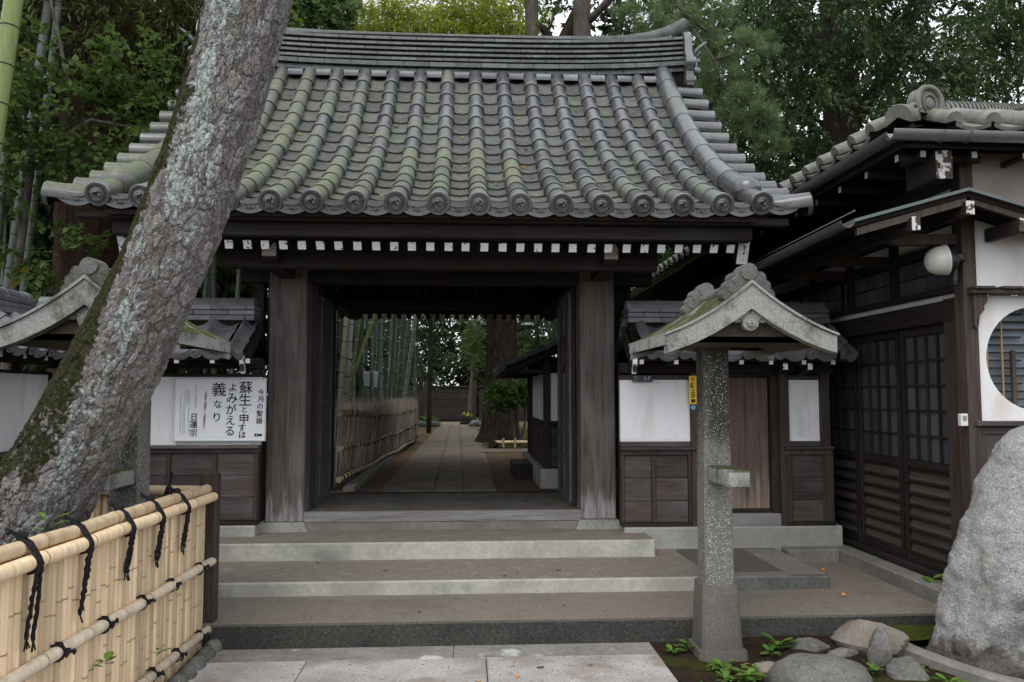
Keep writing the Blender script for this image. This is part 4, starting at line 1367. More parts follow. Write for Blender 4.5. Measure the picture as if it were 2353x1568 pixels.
def bark_trunk(name, path, radii, nu, nv, amp, cu, cl, parent, mat, moss_fn=None):
    P_ = np.array(path, float); rr = np.array(radii, float)
    d = np.r_[0, np.cumsum(np.linalg.norm(np.diff(P_, axis=0), axis=1))]
    t = np.linspace(0, d[-1], nv)
    C3 = np.stack([np.interp(t, d, P_[:, k]) for k in range(3)], 1)
    ker = np.ones(max(3, nv // 14 | 1)); ker /= ker.sum(); h = len(ker) // 2
    for k in range(3): C3[:, k] = np.convolve(np.pad(C3[:, k], h, mode='reflect', reflect_type='odd'), ker, 'valid')
    rad = np.interp(t, d, rr)
    tan = np.gradient(C3, axis=0); tan /= np.linalg.norm(tan, axis=1)[:, None]
    side = np.cross(np.array([0, 1., 0]), tan); side /= np.linalg.norm(side, axis=1)[:, None]     # towards +X
    fr = np.cross(tan, side)                                                                      # towards the viewer or away
    sgn = -np.sign(fr[:, 1:2]); fr = fr * sgn
    th = np.linspace(-math.pi, math.pi, nu, endpoint=False)
    U, V = np.meshgrid(th, t)
    s = (U + math.pi) / (2 * math.pi)
    wx = (fbm(s * 16, V * 8, 5, 4, 16) - .5) * 1.5; wy = (fbm(s * 16, V * 8, 15, 4, 16) - .5) * 1.5
    f1, f2, val = cells((s * cu + wx) % cu, V * cl + wy, 3, cu)
    e1 = np.clip((f2 - f1) / .12, 0, 1); e1 = e1 * e1 * (3 - 2 * e1)
    g1, g2, gv = cells((s * cu * 2.3 // 1 * 0 + s * (2 * cu) + wx * 2) % (2 * cu), V * cl * 2.2 + wy * 2, 9, 2 * cu)
    e2 = np.clip((g2 - g1) / .35, 0, 1)
    n3 = fbm(s * 60, V * 30, 31, 3, 60)
    big = fbm(s * 4, V * 1.3, 41, 3, 4) - .5; n4 = fbm(s * 30, V * 12, 37, 4, 30)
    hgt = amp * (e1 * (.35 + .9 * val) + .45 * e2 * (.2 + gv) + .55 * (n3 - .5) - .5 * np.clip(.5 - np.abs(n4 - .5) * 9, 0, 1)) + big * .05 * rad.mean() * 2
    r_ = rad[:, None] * (1 + .03 * np.sin(U * 3 + V * 1.1)) + hgt - amp * .7
    pts = C3[:, None, :] + r_[..., None] * (np.sin(U)[..., None] * side[:, None, :] + np.cos(U)[..., None] * fr[:, None, :])
    v = pts.reshape(-1, 3)
    i = np.arange(nv - 1)[:, None] * nu; k = np.arange(nu)[None, :]
    a = i + k; b_ = i + (k + 1) % nu
    quads = np.stack([a, b_, b_ + nu, a + nu], -1).reshape(-1, 4)
    me = bpy.data.meshes.new(name)
    me.vertices.add(len(v)); me.vertices.foreach_set('co', v.astype(np.float32).ravel())
    me.loops.add(quads.size); me.loops.foreach_set('vertex_index', quads.astype(np.int32).ravel())
    me.polygons.add(len(quads)); me.polygons.foreach_set('loop_start', np.arange(0, quads.size, 4, dtype=np.int32))
    me.polygons.foreach_set('use_smooth', np.ones(len(quads), dtype=bool))
    me.materials.append(mat); me.update(); me.validate()
    attr(me, 'crack', 1 - e1 * (.55 + .45 * e2)); attr(me, 'plate', .6 * val + .4 * gv)
    if moss_fn:
        li, mo = moss_fn(U, V, s, val, gv, t[-1]); attr(me, 'lichen', li); attr(me, 'moss', mo)
    return link(name, me, parent)

def attr_node(nb, name):
    a = nb.n.new("ShaderNodeAttribute"); a.attribute_name = name; return a.outputs["Fac"]
b = NB('lichen covered bark', False)
c = b.ramp(attr_node(b, 'plate'), [(.1, (.125, .114, .107)), (.5, (.205, .191, .182)), (.9, (.32, .302, .290))])
c = b.mix(b.rng(b.noise(70, detail=5, rough=.7), .4, .75, 0, .45), c, (.38, .35, .33))
lic = b.math('ADD', attr_node(b, 'lichen'), b.rng(b.noise(45, detail=5, rough=.7), .2, .8, -.3, .3))
c = b.mix(b.rng(lic, .44, .62), c, b.mix(b.rng(b.noise(60, detail=4), .35, .7), (.32, .365, .335), (.54, .595, .56)))
mos = b.math('ADD', attr_node(b, 'moss'), b.rng(b.noise(30, detail=6, rough=.7), .2, .8, -.35, .35))
c = b.mix(b.rng(mos, .50, .62), c, b.mix(b.rng(b.noise(50, detail=4), .3, .7), (.020, .022, .010), (.062, .062, .026)))
c = b.mix(b.rng(attr_node(b, 'crack'), .55, 1.0, 0, .6), c, (.045, .036, .03))
vw = b.n.new("ShaderNodeMixRGB"); vw.blend_type = 'ADD'; vw.inputs[0].default_value = .06
nz = b.n.new("ShaderNodeTexNoise"); nz.inputs["Scale"].default_value = 22; nz.inputs["Detail"].default_value = 4
b.l.new(b.pos, nz.inputs["Vector"]); b.l.new(b.pos, vw.inputs[1]); b.l.new(nz.outputs["Color"], vw.inputs[2])
ve = b.voro(34, (1, 1, .5), 'DISTANCE_TO_EDGE', vw.outputs[0]); ve2 = b.voro(95, (1, 1, .6), 'DISTANCE_TO_EDGE', vw.outputs[0])
fl = b.math('ADD', b.math('MULTIPLY', b.rng(ve, 0, .10), .8), b.math('MULTIPLY', b.rng(ve2, 0, .15), .35))
fl = b.math('ADD', fl, b.math('MULTIPLY', b.noise(150, detail=6, rough=.85), .6))
c = b.mix(b.rng(ve, .0, .06, .5, 0), c, (.03, .024, .02))
b.bump(fl, .8, .008)
MAT['bark_lichen'] = b.done(c, .95, .12)

def lichen_fn(U, V, s, val, gv, L):
    ang = np.degrees(U)
    t = V / L
    n1 = fbm(s * 9, V * 2.4, 61, 4, 9); n2 = fbm(s * 22, V * 6, 71, 3, 22); n5 = fbm(s * 5, V * 1.2, 81, 4, 5)
    edge = 40 - 17 * V + 24 * (n5 - .5) + 14 * np.clip(1.3 - V, 0, 1)
    w = np.clip(20 + 9 * V, 20, 62)
    band = np.exp(-((ang - (edge + 12 + 2.5 * V)) / w) ** 2)
    li = band * (.10 + .95 * n1) + .75 * (n2 - .5) + .30 * (gv - .5)
    li = li - .35 * np.clip((ang - 60) / 30, 0, 1) - .14 * np.clip(2.6 - V, 0, 1) - .05
    mo = np.clip((edge - ang) / 22, -1, 1) * .55 + .30 + (n1 - .5) * 1.2 + (n2 - .5) * .6
    mo = np.where(V > 3.6, mo - np.clip((V - 3.6) / .8, 0, 1) * .5, mo)
    return li + .06, mo + .06
LT_ = thing('leaning_tree', 'thick leaning trunk with flaky bark, pale lichen and dark moss before the gate', 'tree', (-2.75, 4.45, .2))
bark_trunk('trunk', [(-2.95, 4.45, -.15), (-2.72, 4.42, .25), (-2.43, 4.38, .72), (-2.115, 4.34, 1.254), (-1.80, 4.32, 1.846), (-1.585, 4.30, 2.35), (-1.35, 4.30, 3.04), (-1.185, 4.31, 3.727), (-1.03, 4.33, 4.5), (-.90, 4.36, 5.4), (-.85, 4.4, 6.6)],
           [.52, .43, .30, .236, .226, .208, .206, .212, .205, .19, .16], 360, 980, .0095, 30, 11, LT_, MAT['bark_lichen'], lichen_fn)
# ------------------------------------------------------------------ foreground bamboo fence
F = thing('bamboo_fence', 'pale bamboo fence of upright split canes tied with black rope in the left foreground', 'fence', (-1.66, 4.0, 0))
FX = -1.66
slat_meshes = []
for q in range(7):
    mm = MB(); n = 6
    nodes = [.18 + .30 * rng.random(), .62 + .25 * rng.random()]
    def half(z0, z1, r, dpt, m_):
        v = []
        for z in (z0, z1):
            for k in range(n):
                a = math.pi * k / (n - 1)
                v.append((math.sin(a) * dpt, -math.cos(a) * r, z))
        mm.add(v, [(k, k + 1, n + k + 1, n + k) for k in range(n - 1)] + [tuple(range(n))[::-1], tuple(range(n, 2 * n))], m_)
    half(0, 1, .5, .32, 0)
    for zz in nodes: half(zz - .003, zz + .003, .515, .36, 1)
    slat_meshes.append(mm.mesh('bamboo_slat', [MAT['bam_dry'], MAT['bam_ring']], 60))
y = 2.2
while y < 5.255:
    w = rng.uniform(.034, .052)
    link('bamboo_slat', rng.choice(slat_meshes), F, T(FX + rng.uniform(-.003, .004), y + w / 2, .02) @ RX(R(rng.uniform(-.35, .35))) @ SC(.055, w * .93, .965))
    y += w
s = MB(); s.box(FX - .022, FX - .006, 2.2, 5.26, .03, .95); part('backing', s, MAT['void'], F)
def cane(p0, p1, r, mat, parent, name='rail', nodes=.33, jit=.004, ring='bam_ring', n=12):
    p0, p1 = Vector(p0), Vector(p1); L = (p1 - p0).length; k = max(2, int(L / nodes)); mm = MB()
    pts, rad = [], []
    cuts = [0] + [(i + rng.uniform(-.15, .15)) / k for i in range(1, k)] + [1]
    for i, t in enumerate(cuts):
        j = Vector((rng.uniform(-jit, jit), rng.uniform(-jit, jit), rng.uniform(-jit, jit)))
        p = p0.lerp(p1, t) + (j if 0 < i < k else Vector())
        if 0 < i < k:
            e = (p1 - p0).normalized() * .012
            pts += [p - e, p, p + e]; rad += [r, r * 1.06, r * 1.0]
            mm_r = r * 1.075; mm.tube([p - e * .3, p + e * .3], mm_r, n, True, 1)
        else: pts.append(p); rad.append(r)
    mm.tube(pts, rad, n, True, 0)
    return part(name, mm, [MAT[mat], MAT[ring]], parent, 50)
cane((FX + .002, 2.2, 1.045), (FX + .002, 5.31, 1.000), .031, 'bam_dry', F, 'top_rail')
cane((FX + .040, 2.2, .985), (FX + .040, 5.31, .950), .030, 'bam_dry', F, 'top_rail')
cane((FX - .048, 2.2, .985), (FX - .048, 5.31, .950), .030, 'bam_dry_old', F, 'top_rail')
cane((FX + .040, 2.2, .600), (FX + .040, 5.32, .540), .027, 'bam_dry_old', F, 'middle_rail')
cane((FX + .040, 2.2, .215), (FX + .040, 5.30, .125), .027, 'bam_dry_old', F, 'bottom_rail')
s = MB(); s.box(-1.702, -1.600, 5.30, 5.40, -.05, 1.097, .006)
part('post', s, MAT['brown'], F)
s = MB(); s.box(-1.73, -1.60, 2.05, 2.15, -.05, 1.10, .006); part('post', s, MAT['brown'], F)

def rope(pts, r, parent, name='rope_tie', extra=()):
    mm = MB(); mm.tube(pts, r, 6)
    for e in extra: mm.tube(e, r * .9, 6)
    return part(name, mm, MAT['rope'], parent, 60)
def wob(p0, p1, n, a):
    return [Vector(p0).lerp(Vector(p1), i / n) + Vector((rng.uniform(-a, a), rng.uniform(-a, a), 0)) * (1 if i else 0) for i in range(n + 1)]
for y, ln in ((2.62, .28), (3.14, .26), (3.55, .23), (3.99, .20), (4.37, .19), (4.76, .19)):
    zt_, zf = 1.045 - (y - 2.2) * .0145, .985 - (y - 2.2) * .0113
    mm = MB()
    for dy in (-.012, 0, .012):
        lp = [(FX - .02, y + dy, zt_ + .02), (FX + .002, y + dy, zt_ + .037), (FX + .032, y + dy, zt_ + .018), (FX + .066, y + dy, zf + .02), (FX + .076, y + dy, zf - .004), (FX + .062, y + dy, zf - .030), (FX + .035, y + dy, zf - .036)]
        mm.tube(lp, .0065, 6)
    mm.sphere((FX + .0, y, zt_ + .045), .017, 8, sq=(1.5, 1.1, 1)); mm.tube([(FX - .01, y, zt_ + .045), (FX - .04, y - .03, zt_ + .075), (FX - .02, y - .05, zt_ + .06)], .007, 5)
    for dy in (-.012, .012):
        end = zf - .03 - ln + rng.uniform(-.03, .03)
        pts = wob((FX + .072, y + dy, zf - .01), (FX + .045, y + dy * 1.6 + rng.uniform(-.02, .01), end), 16, .003)
        mm.tube(pts, [.0072 + .0026 * (i % 2) for i in range(17)], 6)
        for q in range(3):
            mm.tube([pts[-1], pts[-1] + Vector((.004, rng.uniform(-.022, .022), -.036))], .0036, 4)
    part('rope_tie', mm, MAT['rope'], F, 60)
for zr, ys_k, sl in ((.600, (2.55, 2.91, 3.37, 3.78, 4.20, 4.60, 5.07), .0193), (.215, (3.95, 4.36, 4.71, 5.1), .029)):
    for y in ys_k:
        z = zr - (y - 2.2) * sl; mm = MB()
        for q in (-1, 1):
            lp = [(FX + .018, y - .02 * q, z + .03), (FX + .045, y - .012 * q, z + .033), (FX + .071, y, z), (FX + .050, y + .012 * q, z - .030), (FX + .018, y + .02 * q, z - .034)]
            mm.tube(lp, .0052, 6)
        mm.sphere((FX + .074, y, z + .004), .014, 8, sq=(.8, 1.1, 1))
        for q in range(4):
            a = rng.uniform(-.6, 3.6); l_ = rng.uniform(.03, .055)
            mm.tube([(FX + .076, y, z), (FX + .09, y + math.cos(a) * l_ * .6, z + math.sin(a) * l_ * .5), (FX + .085, y + math.cos(a) * l_, z + math.sin(a) * l_ * .5 - .014)], .0055, 5)
        part('rope_tie', mm, MAT['rope'], F, 60)

F2 = thing('bamboo_fence', 'short return of bamboo fence behind the leaning trunk, running left from the dark post', 'fence', (-2.3, 5.38, 0))
x = -1.71
while x > -3.3:
    w = rng.uniform(.036, .052)
    link('bamboo_slat', rng.choice(slat_meshes), F2, T(x - w / 2, 5.365, .02) @ RZ(R(-90)) @ SC(.055, w * .96, .95)); x -= w
cane((-1.70, 5.335, .985), (-3.3, 5.335, 1.0), .033, 'bam_dry', F2, 'top_rail')
cane((-1.70, 5.32, .54), (-3.3, 5.32, .56), .027, 'bam_dry_old', F2, 'middle_rail')
mm = MB(); mm.tube([(-1.90, 5.30, .95), (-1.90, 5.285, 1.0), (-1.90, 5.33, 1.045), (-1.90, 5.36, 1.10)], .009, 6); mm.tube([(-1.89, 5.30, 1.02), (-1.87, 5.29, .93)], .008, 6); mm.tube([(-1.905, 5.30, 1.02), (-1.93, 5.29, .93)], .008, 6)
part('rope_tie', mm, MAT['rope'], F2, 60)

# ------------------------------------------------------------------ irregular stones
def stone_mesh(name, c, r, mat, label=None, cat='stone', seed=0, amp=.22, freq=1.6, n=26, flat=None, rot=0, group=None, facet=0, kindparent=None):
    mm = MB(); mm.sphere((0, 0, 0), 1.0, n)
    out = []
    for p in mm.v:
        d = Vector(p)
        k = 1 + amp * mnoise.noise(d * freq + Vector((seed, seed * .7, 3))) + amp * .35 * mnoise.noise(d * freq * 3 + Vector((seed, 1, 3)))
        if facet:
            for fd in facets(seed, facet):
                t_ = d.dot(fd[0])
                if t_ * k > fd[1]: k = fd[1] / t_
        q = d * k
        if flat is not None and q.z < flat: q.z = flat
        out.append(q)
    M = T(*c) @ RZ(R(rot)) @ SC(*r)
    mm.v = [tuple(M @ q) for q in out]
    o = part(name, mm, MAT[mat], kindparent, 14 if facet else 180)
    if label: tag(o, label, cat, group)
    return o
def facets(seed, k):
    r = random.Random(seed * 13 + 5); L = []
    for i in range(k):
        d = Vector((r.uniform(-1, 1), r.uniform(-1, 1), r.uniform(-.4, 1))).normalized(); L.append((d, r.uniform(.62, .86)))
    return L

# tall standing boulder on the right, built as stacked irregular rings
prof = [(-.05, 2.74, 4.05, .45), (.14, 2.77, 4.02, .45), (.285, 2.82, 4.0, .44), (.394, 2.87, 3.95, .43), (.49, 2.89, 3.92, .42), (.595, 2.92, 3.9, .41), (.77, 2.98, 3.85, .39), (1.03, 3.09, 3.78, .35), (1.18, 3.17, 3.70, .31), (1.32, 3.24, 3.60, .25), (1.39, 3.30, 3.52, .18), (1.425, 3.36, 3.46, .06)]
PL = [((-.72, -.55, .42), .40), ((.15, -.93, .34), .36), ((-.95, .1, .30), .44), ((-.35, -.90, -.10), .415), ((-.55, .60, .58), .56), ((.5, -.75, .45), .47)]
mm = MB(); nz_, na = 110, 130; v = []
for j in range(nz_ + 1):
    z = prof[0][0] + (prof[-1][0] - prof[0][0]) * (j / nz_) ** .93
    a_ = [np.interp(z, [p[0] for p in prof], [p[k] for p in prof]) for k in (1, 2, 3)]
    cx, rx, ry = (a_[0] + a_[1]) / 2, (a_[1] - a_[0]) / 2, a_[2]
    for k in range(na):
        t = 2 * math.pi * k / na
        ct, st_ = math.cos(t), math.sin(t)
        # irregular polygonal plan: three broad faces meeting in soft arrises
        k_ = 1.0
        for (fa, fd) in ((-100, .84), (-38, .80), (-165, .90), (40, .85), (110, .86)):
            q = math.cos(t - R(fa + 10 * math.sin(z * 2.1 + fa)))
            if q * k_ > fd: k_ = fd / q
        p = Vector((cx + rx * ct * k_, 4.62 + ry * st_ * k_, z))
        d = Vector((ct, st_, .15))
        for n_, d_ in PL:
            n_ = Vector(n_).normalized(); e_ = (p - Vector((3.38, 4.62, .62))).dot(n_) - d_
            if e_ > 0: p = p - n_ * e_ * .92
        h_ = .032 * mnoise.noise(p * 2.2) + .022 * mnoise.noise(p * 6) + .026 * abs(mnoise.noise(p * 9)) + .010 * abs(mnoise.noise(p * 22)) + .006 * mnoise.noise(p * 40)
        under = math.exp(-((p.z - .26 - .10 * math.sin(p.x * 4)) / .09) ** 2) * max(0, min(1, (p.x - 2.86) * 4)) * (1 if st_ < .1 else 0)
        v.append(p + d * (h_ - .10 * under) * min(1, rx * 4))
f = [(j * na + k, j * na + (k + 1) % na, (j + 1) * na + (k + 1) % na, (j + 1) * na + k) for j in range(nz_) for k in range(na)]
f += [tuple(range(na))[::-1], tuple(nz_ * na + k for k in range(na))]
mm.add(v, f)
o = part('boulder', mm, MAT['boulder'], None, 60); tag(o, 'tall pale granite boulder standing at the right edge of the picture', 'boulder')

stone_mesh('garden_rock', (1.96, 4.46, .0), (.30, .22, .150), 'rock', 'large flat grey rock at the bottom edge between the pillar and the boulder', 'rock', 3, .16, 1.2, 40)
stone_mesh('garden_rock', (2.49, 4.93, .085), (.115, .27, .125), 'rock_pale', 'long pointed tan rock leaning against the step', 'rock', 8, .22, 1.4, 30, rot=32, facet=10)
stone_mesh('garden_rock', (2.44, 4.68, .085), (.085, .075, .150), 'rock', 'dark grey upright rock in front of the long tan rock', 'rock', 5, .15, 1.3, 24, rot=15, facet=8)
stone_mesh('garden_rock', (2.50, 4.50, .035), (.125, .115, .095), 'rock', 'smooth rounded grey stone beside the curved kerb', 'rock', 21, .12, 1.1, 26, rot=30, facet=5)
stone_mesh('garden_rock', (2.16, 4.99, .02), (.14, .10, .075), 'rock', 'low dark rock lying in the weeds behind the large flat rock', 'rock', 31, .2, 1.5, 20, facet=6)
stone_mesh('garden_rock', (2.30, 4.86, .01), (.13, .06, .055), 'rock', 'flat grey stone lying below the low dark rock', 'rock', 44, .2, 1.5, 18, rot=10, facet=6)
stone_mesh('garden_rock', (1.80, 4.72, .0), (.13, .10, .035), 'rock_pale', 'small flat stone half under the large flat rock', 'rock', 17, .2, 1.5, 18, facet=6)
# curved kerb of the boulder bed
m = MB(); v = []
KP = [(2.60, 5.00), (2.625, 4.76), (2.70, 4.48), (2.81, 4.23), (2.97, 4.05), (3.30, 3.88)]
def kp(u):
    q = u * (len(KP) - 1); i = min(int(q), len(KP) - 2); fq = q - i
    return KP[i][0] + (KP[i + 1][0] - KP[i][0]) * fq, KP[i][1] + (KP[i + 1][1] - KP[i][1]) * fq
for i in range(25):
    t = i / 24
    x, y = kp(t); xa, ya_ = kp(max(0, t - .12)); xb, yb2 = kp(min(1, t + .12))
    tx, ty = xb - xa, yb2 - ya_; l_ = math.hypot(tx, ty); nx_, ny_ = -ty / l_, tx / l_
    for (o_, z) in ((-.0, -.05), (-.0, .085), (.012, .098), (.085, .098), (.097, .085), (.097, -.05)): v.append((x + nx_ * o_, y + ny_ * o_, z))
f = [(i * 6 + k, i * 6 + k + 1, (i + 1) * 6 + k + 1, (i + 1) * 6 + k) for i in range(24) for k in range(5)] + [(0, 1, 2, 3, 4, 5), tuple(144 + k for k in range(6))[::-1]]
m.add(v, f); structure('curved_kerb', m, MAT['kerb'], 40)
structure('moss_patch', relief_sheet(2.55, 3.1, 4.95, 5.30, 16, 12, lambda x, y: .082 + .02 * mnoise.noise(Vector((x * 5, y * 5, 2)))), MAT['moss'], 180)
# rounded edging stones along the foot of the bamboo fence
y = 2.6; k = 0
while y < 5.2:
    d = rng.uniform(.13, .20)
    stone_mesh('edging_stone', (-1.575, y + d / 2, .015), (.055, d * .54, .060), 'rock', 'rounded mossy edging stone in the row at the foot of the bamboo fence', 'stone', 40 + k, .15, 1.5, 14, group='edging stones along the bamboo fence')
    y += d; k += 1

# ------------------------------------------------------------------ leaf clouds
def leaf_mesh(name, pos, axis, nrm, length, width, rnd, mat, fold=.18):
    n = len(pos)
    axis = axis / np.linalg.norm(axis, axis=1)[:, None]
    side = np.cross(axis, nrm); side /= (np.linalg.norm(side, axis=1)[:, None] + 1e-9)
    up = np.cross(side, axis)
    L = length[:, None]; Wd = width[:, None]
    v = np.empty((n, 4, 3))
    v[:, 0] = pos; v[:, 2] = pos + axis * L
    mid = pos + axis * L * .45
    v[:, 1] = mid + side * Wd * .5 + up * Wd * fold
    v[:, 3] = mid - side * Wd * .5 + up * Wd * fold
    me = bpy.data.meshes.new(name)
    me.vertices.add(n * 4); me.vertices.foreach_set('co', v.astype(np.float32).ravel())
    b0 = np.arange(n) * 4
    tri = np.stack([np.stack([b0, b0 + 1, b0 + 2], 1), np.stack([b0, b0 + 2, b0 + 3], 1)], 1).reshape(-1)
    me.loops.add(len(tri)); me.loops.foreach_set('vertex_index', tri.astype(np.int32))
    me.polygons.add(2 * n); me.polygons.foreach_set('loop_start', np.arange(0, 6 * n, 3, dtype=np.int32))
    me.materials.append(mat); me.update(); me.validate()
    attr(me, 'rnd', np.repeat(np.clip(rnd, 0, 1), 4))
    return me

def cloud(name, blobs, mat, size=.09, aspect=.42, parent=None, droop=.35, sub=45, subr=.28, flat=.6, seed=1, shell=.45, label=None, cat=None, kind=None, group=None, M=None):
    r = np.random.RandomState(seed)
    P_, A_, N_, RN = [], [], [], []
    for (c, rad, n) in blobs:
        ns = max(1, int(n / sub))
        d = r.normal(size=(ns, 3)); d /= np.linalg.norm(d, axis=1)[:, None]
        u = (shell + (1 - shell) * r.rand(ns)) ** .7
        sc = np.array(c) + d * u[:, None] * np.array(rad)
        srnd = r.rand(ns)
        for k in range(ns):
            m_ = max(3, int(sub * r.uniform(.6, 1.4)))
            # leaves sit along short drooping twigs that fan out from the clump
            nt = max(2, m_ // 11); tw = r.normal(size=(nt, 3)) * np.array([1, 1, flat]) + d[k] * .7; tw /= np.linalg.norm(tw, axis=1)[:, None]
            ti = r.randint(0, nt, m_); s_ = r.rand(m_) ** .8; tl_ = subr * 2.3 * r.uniform(.6, 1.2)
            q = tw[ti] * (s_ * tl_)[:, None]; q[:, 2] -= droop * .55 * tl_ * s_ ** 2
            P_.append(sc[k] + q + r.normal(size=(m_, 3)) * subr * .12)
            a = tw[ti] * .9 + r.normal(size=(m_, 3)) * .48
            a[:, 2] -= droop * (.5 + s_)
            A_.append(a); N_.append(np.array([0, 0, 1.0]) + r.normal(size=(m_, 3)) * .55)
            RN.append(np.clip(.75 * srnd[k] ** 1.4 + .3 * r.rand(m_), 0, 1))
    P_, A_, N_, RN = map(np.concatenate, (P_, A_, N_, RN))
    Ln = size * r.uniform(.6, 1.3, len(P_)); Wd = Ln * aspect * r.uniform(.8, 1.2, len(P_))
    me = leaf_mesh(name, P_, A_, N_, Ln, Wd, RN, mat)
    o = link(name, me, parent, M)
    if label or kind: tag(o, label, cat, group, kind)
    return o

def trunk_part(name, pts, rad, mat, parent, n=14, wob_=.0):
    mm = MB()
    P2 = []
    for i in range(len(pts) - 1):
        a, b_ = Vector(pts[i]), Vector(pts[i + 1])
        for k in range(4): P2.append((a.lerp(b_, k / 4), rad[i] + (rad[i + 1] - rad[i]) * k / 4))
    P2.append((Vector(pts[-1]), rad[-1]))
    mm.tube([p + Vector((rng.uniform(-wob_, wob_), rng.uniform(-wob_, wob_), 0)) for p, _ in P2], [q for _, q in P2], n)
    ms = [Vector(p) for p in mm.v]
    mm.v = [tuple(p + Vector((mnoise.noise(p * 3), mnoise.noise(p * 3 + Vector((9, 0, 0))), 0)) * (.06 * rad[0])) for p in ms]
    return part(name, mm, MAT[mat], parent, 180)

# ------------------------------------------------------------------ bamboo culms
def culm(base, top, r, mat, ring, spacing, label, group, bend=(0, 0, 0), name='bamboo_culm', taper=.75):
    b_, t_ = Vector(base), Vector(top); L = (t_ - b_).length
    mm = MB(); k = max(3, int(L / spacing)); pts, rad = [], []
    for i in range(k + 1):
        t = i / k
        p = b_.lerp(t_, t) + Vector(bend) * (4 * t * (1 - t)) * .5
        rr = r * (1 - (1 - taper) * t)
        pts.append(p); rad.append(rr)
    n = 10
    for i in range(k):
        a, c_ = pts[i], pts[i + 1]; d = (c_ - a).normalized()
        g_ = .007
        mm.tube([a + d * g_, a.lerp(c_, .5), c_ - d * g_], [rad[i] * 1.0, rad[i] * .985, rad[i + 1]], n, False, 0)
        mm.tube([c_ - d * g_, c_ - d * .002, c_ + d * g_], [rad[i + 1], rad[i + 1] * 1.07, rad[i + 1] * 1.0], n, False, 1)
    o = part(name, mm, [MAT[mat], MAT[ring]], None, 60)
    return tag(o, label, 'bamboo', group)
GRP = 'bamboo culms in the grove seen through the gate'
def gx(px_, py_, Y): return ((px_ - 1070) / 1838 * Y, Y, 1.6 + (909 - py_) / 1838 * Y)
for (b_, t_, Y, w, mat, ring, sp_, lab) in (
    ((785, 918), (797, 716), 13.0, .080, 'bam_tan', 'ring_dark', .24, 'tan old bamboo culm nearest the left door leaf'),
    ((796, 918), (809, 716), 13.2, .092, 'bam_pale', 'ring_dark', .28, 'thick pale bloomed bamboo culm second from the left door leaf'),
    ((805, 918), (813, 848), 13.5, .060, 'bam_green', 'ring_pale', .22, 'short stretch of green culm just right of the thick pale one'),
    ((814, 848), (865, 716), 13.6, .062, 'bam_green', 'ring_pale', .25, 'green bamboo culm leaning strongly to the right'),
    ((815, 918), (820, 716), 14.5, .058, 'bam_blue', 'ring_dark', .30, 'slender blue green culm behind the leaning green one'),
    ((857, 918), (854, 716), 14.6, .060, 'bam_dark', 'ring_pale', .30, 'dark culm crossing in front of the white notice board'),
    ((876, 918), (876, 716), 15.0, .058, 'bam_blue', 'ring_dark', .30, 'bluish culm along the right edge of the notice board'),
    ((890, 918), (917, 716), 21.6, .120, 'bam_green', 'ring_pale', .27, 'thick bright green culm in the middle of the grove'),
    ((900, 918), (898, 716), 22.0, .098, 'bam_blue', 'ring_pale', .29, 'blue green culm just behind the thick bright green one'),
    ((914, 918), (928, 716), 23, .115, 'bam_dark', 'ring_pale', .33, 'dull dark culm right of the thick bright green one'),
    ((921, 918), (942, 716), 22.4, .108, 'bam_dark', 'ring_dark', .30, 'dull green culm leaning right near the grove end'),
    ((931, 918), (956, 716), 22.8, .110, 'bam_blue', 'ring_pale', .30, 'blue green culm leaning right at the grove end'),
    ((771, 860), (774, 716), 11.5, .05, 'bam_pale', 'ring_dark', .3, 'thin pale culm at the very edge of the left door leaf')):
    p0, p1 = Vector(gx(*b_, Y)), Vector(gx(*t_, Y)); d = (p1 - p0) / (p1.z - p0.z)
    base = p0 + d * (.5 - p0.z) if lab.find('stretch') < 0 and lab.find('strongly') < 0 else (p0 + d * (.5 - p0.z) if lab.find('stretch') >= 0 else p0)
    if lab.find('strongly') >= 0: base = Vector(gx(811, 870, Y)); mid = p0
    culm(base, base + (p1 - base) * ((1.3 + .41 * Y - base.z) / (p1.z - base.z)), w / 2 * 1.15, mat, ring, sp_, lab, GRP)
r_ = random.Random(5)
for i in range(46):
    Y = r_.uniform(14, 26); px_ = r_.uniform(770, 965)
    if 822 < px_ < 884 and Y < 20: Y = r_.uniform(20, 26)
    x = (px_ - 1070) / 1838 * Y
    if x > -1.55 and Y < 21.5: x = -1.55 - r_.random() * 1.5
    culm((x, Y, .5), (x + r_.uniform(-.5, .9) * .7, Y + r_.uniform(-.6, .6), 1.3 + .41 * Y), r_.uniform(.028, .040), r_.choice(['bam_dark', 'bam_dark', 'bam_blue', 'bam_dark']), r_.choice(['ring_pale', 'ring_dark']), .32,
         'dull dark green bamboo culm standing in the depth of the grove', GRP)
G2 = 'bamboo culms left of the gate'
culm((-4.68, 7.45, .3), (-3.93, 7.35, 7.5), .084, 'bam_green', 'ring_dark', .36, 'thick bright green bamboo culm at the upper left edge', G2, taper=.9)
for (a, b_, w, mat, lab) in (((45, 700), (112, 0), .062, 'bam_dull', 'long grey green bamboo culm standing left of the cedar trunk'),
                             ((78, 700), (134, 0), .045, 'bam_dark', 'thinner grey green culm close beside the long one'),
                             ((18, 700), (28, 300), .05, 'bam_dark', 'dark culm low at the left picture edge')):
    Y = 9.3
    p0, p1 = Vector(gx(*a, Y)), Vector(gx(*b_, Y)); d = (p1 - p0) / (p1.z - p0.z)
    culm(p0 + d * (.3 - p0.z), p0 + d * (8.5 - p0.z), w, mat, 'ring_dark', .38, lab, G2, taper=.85)
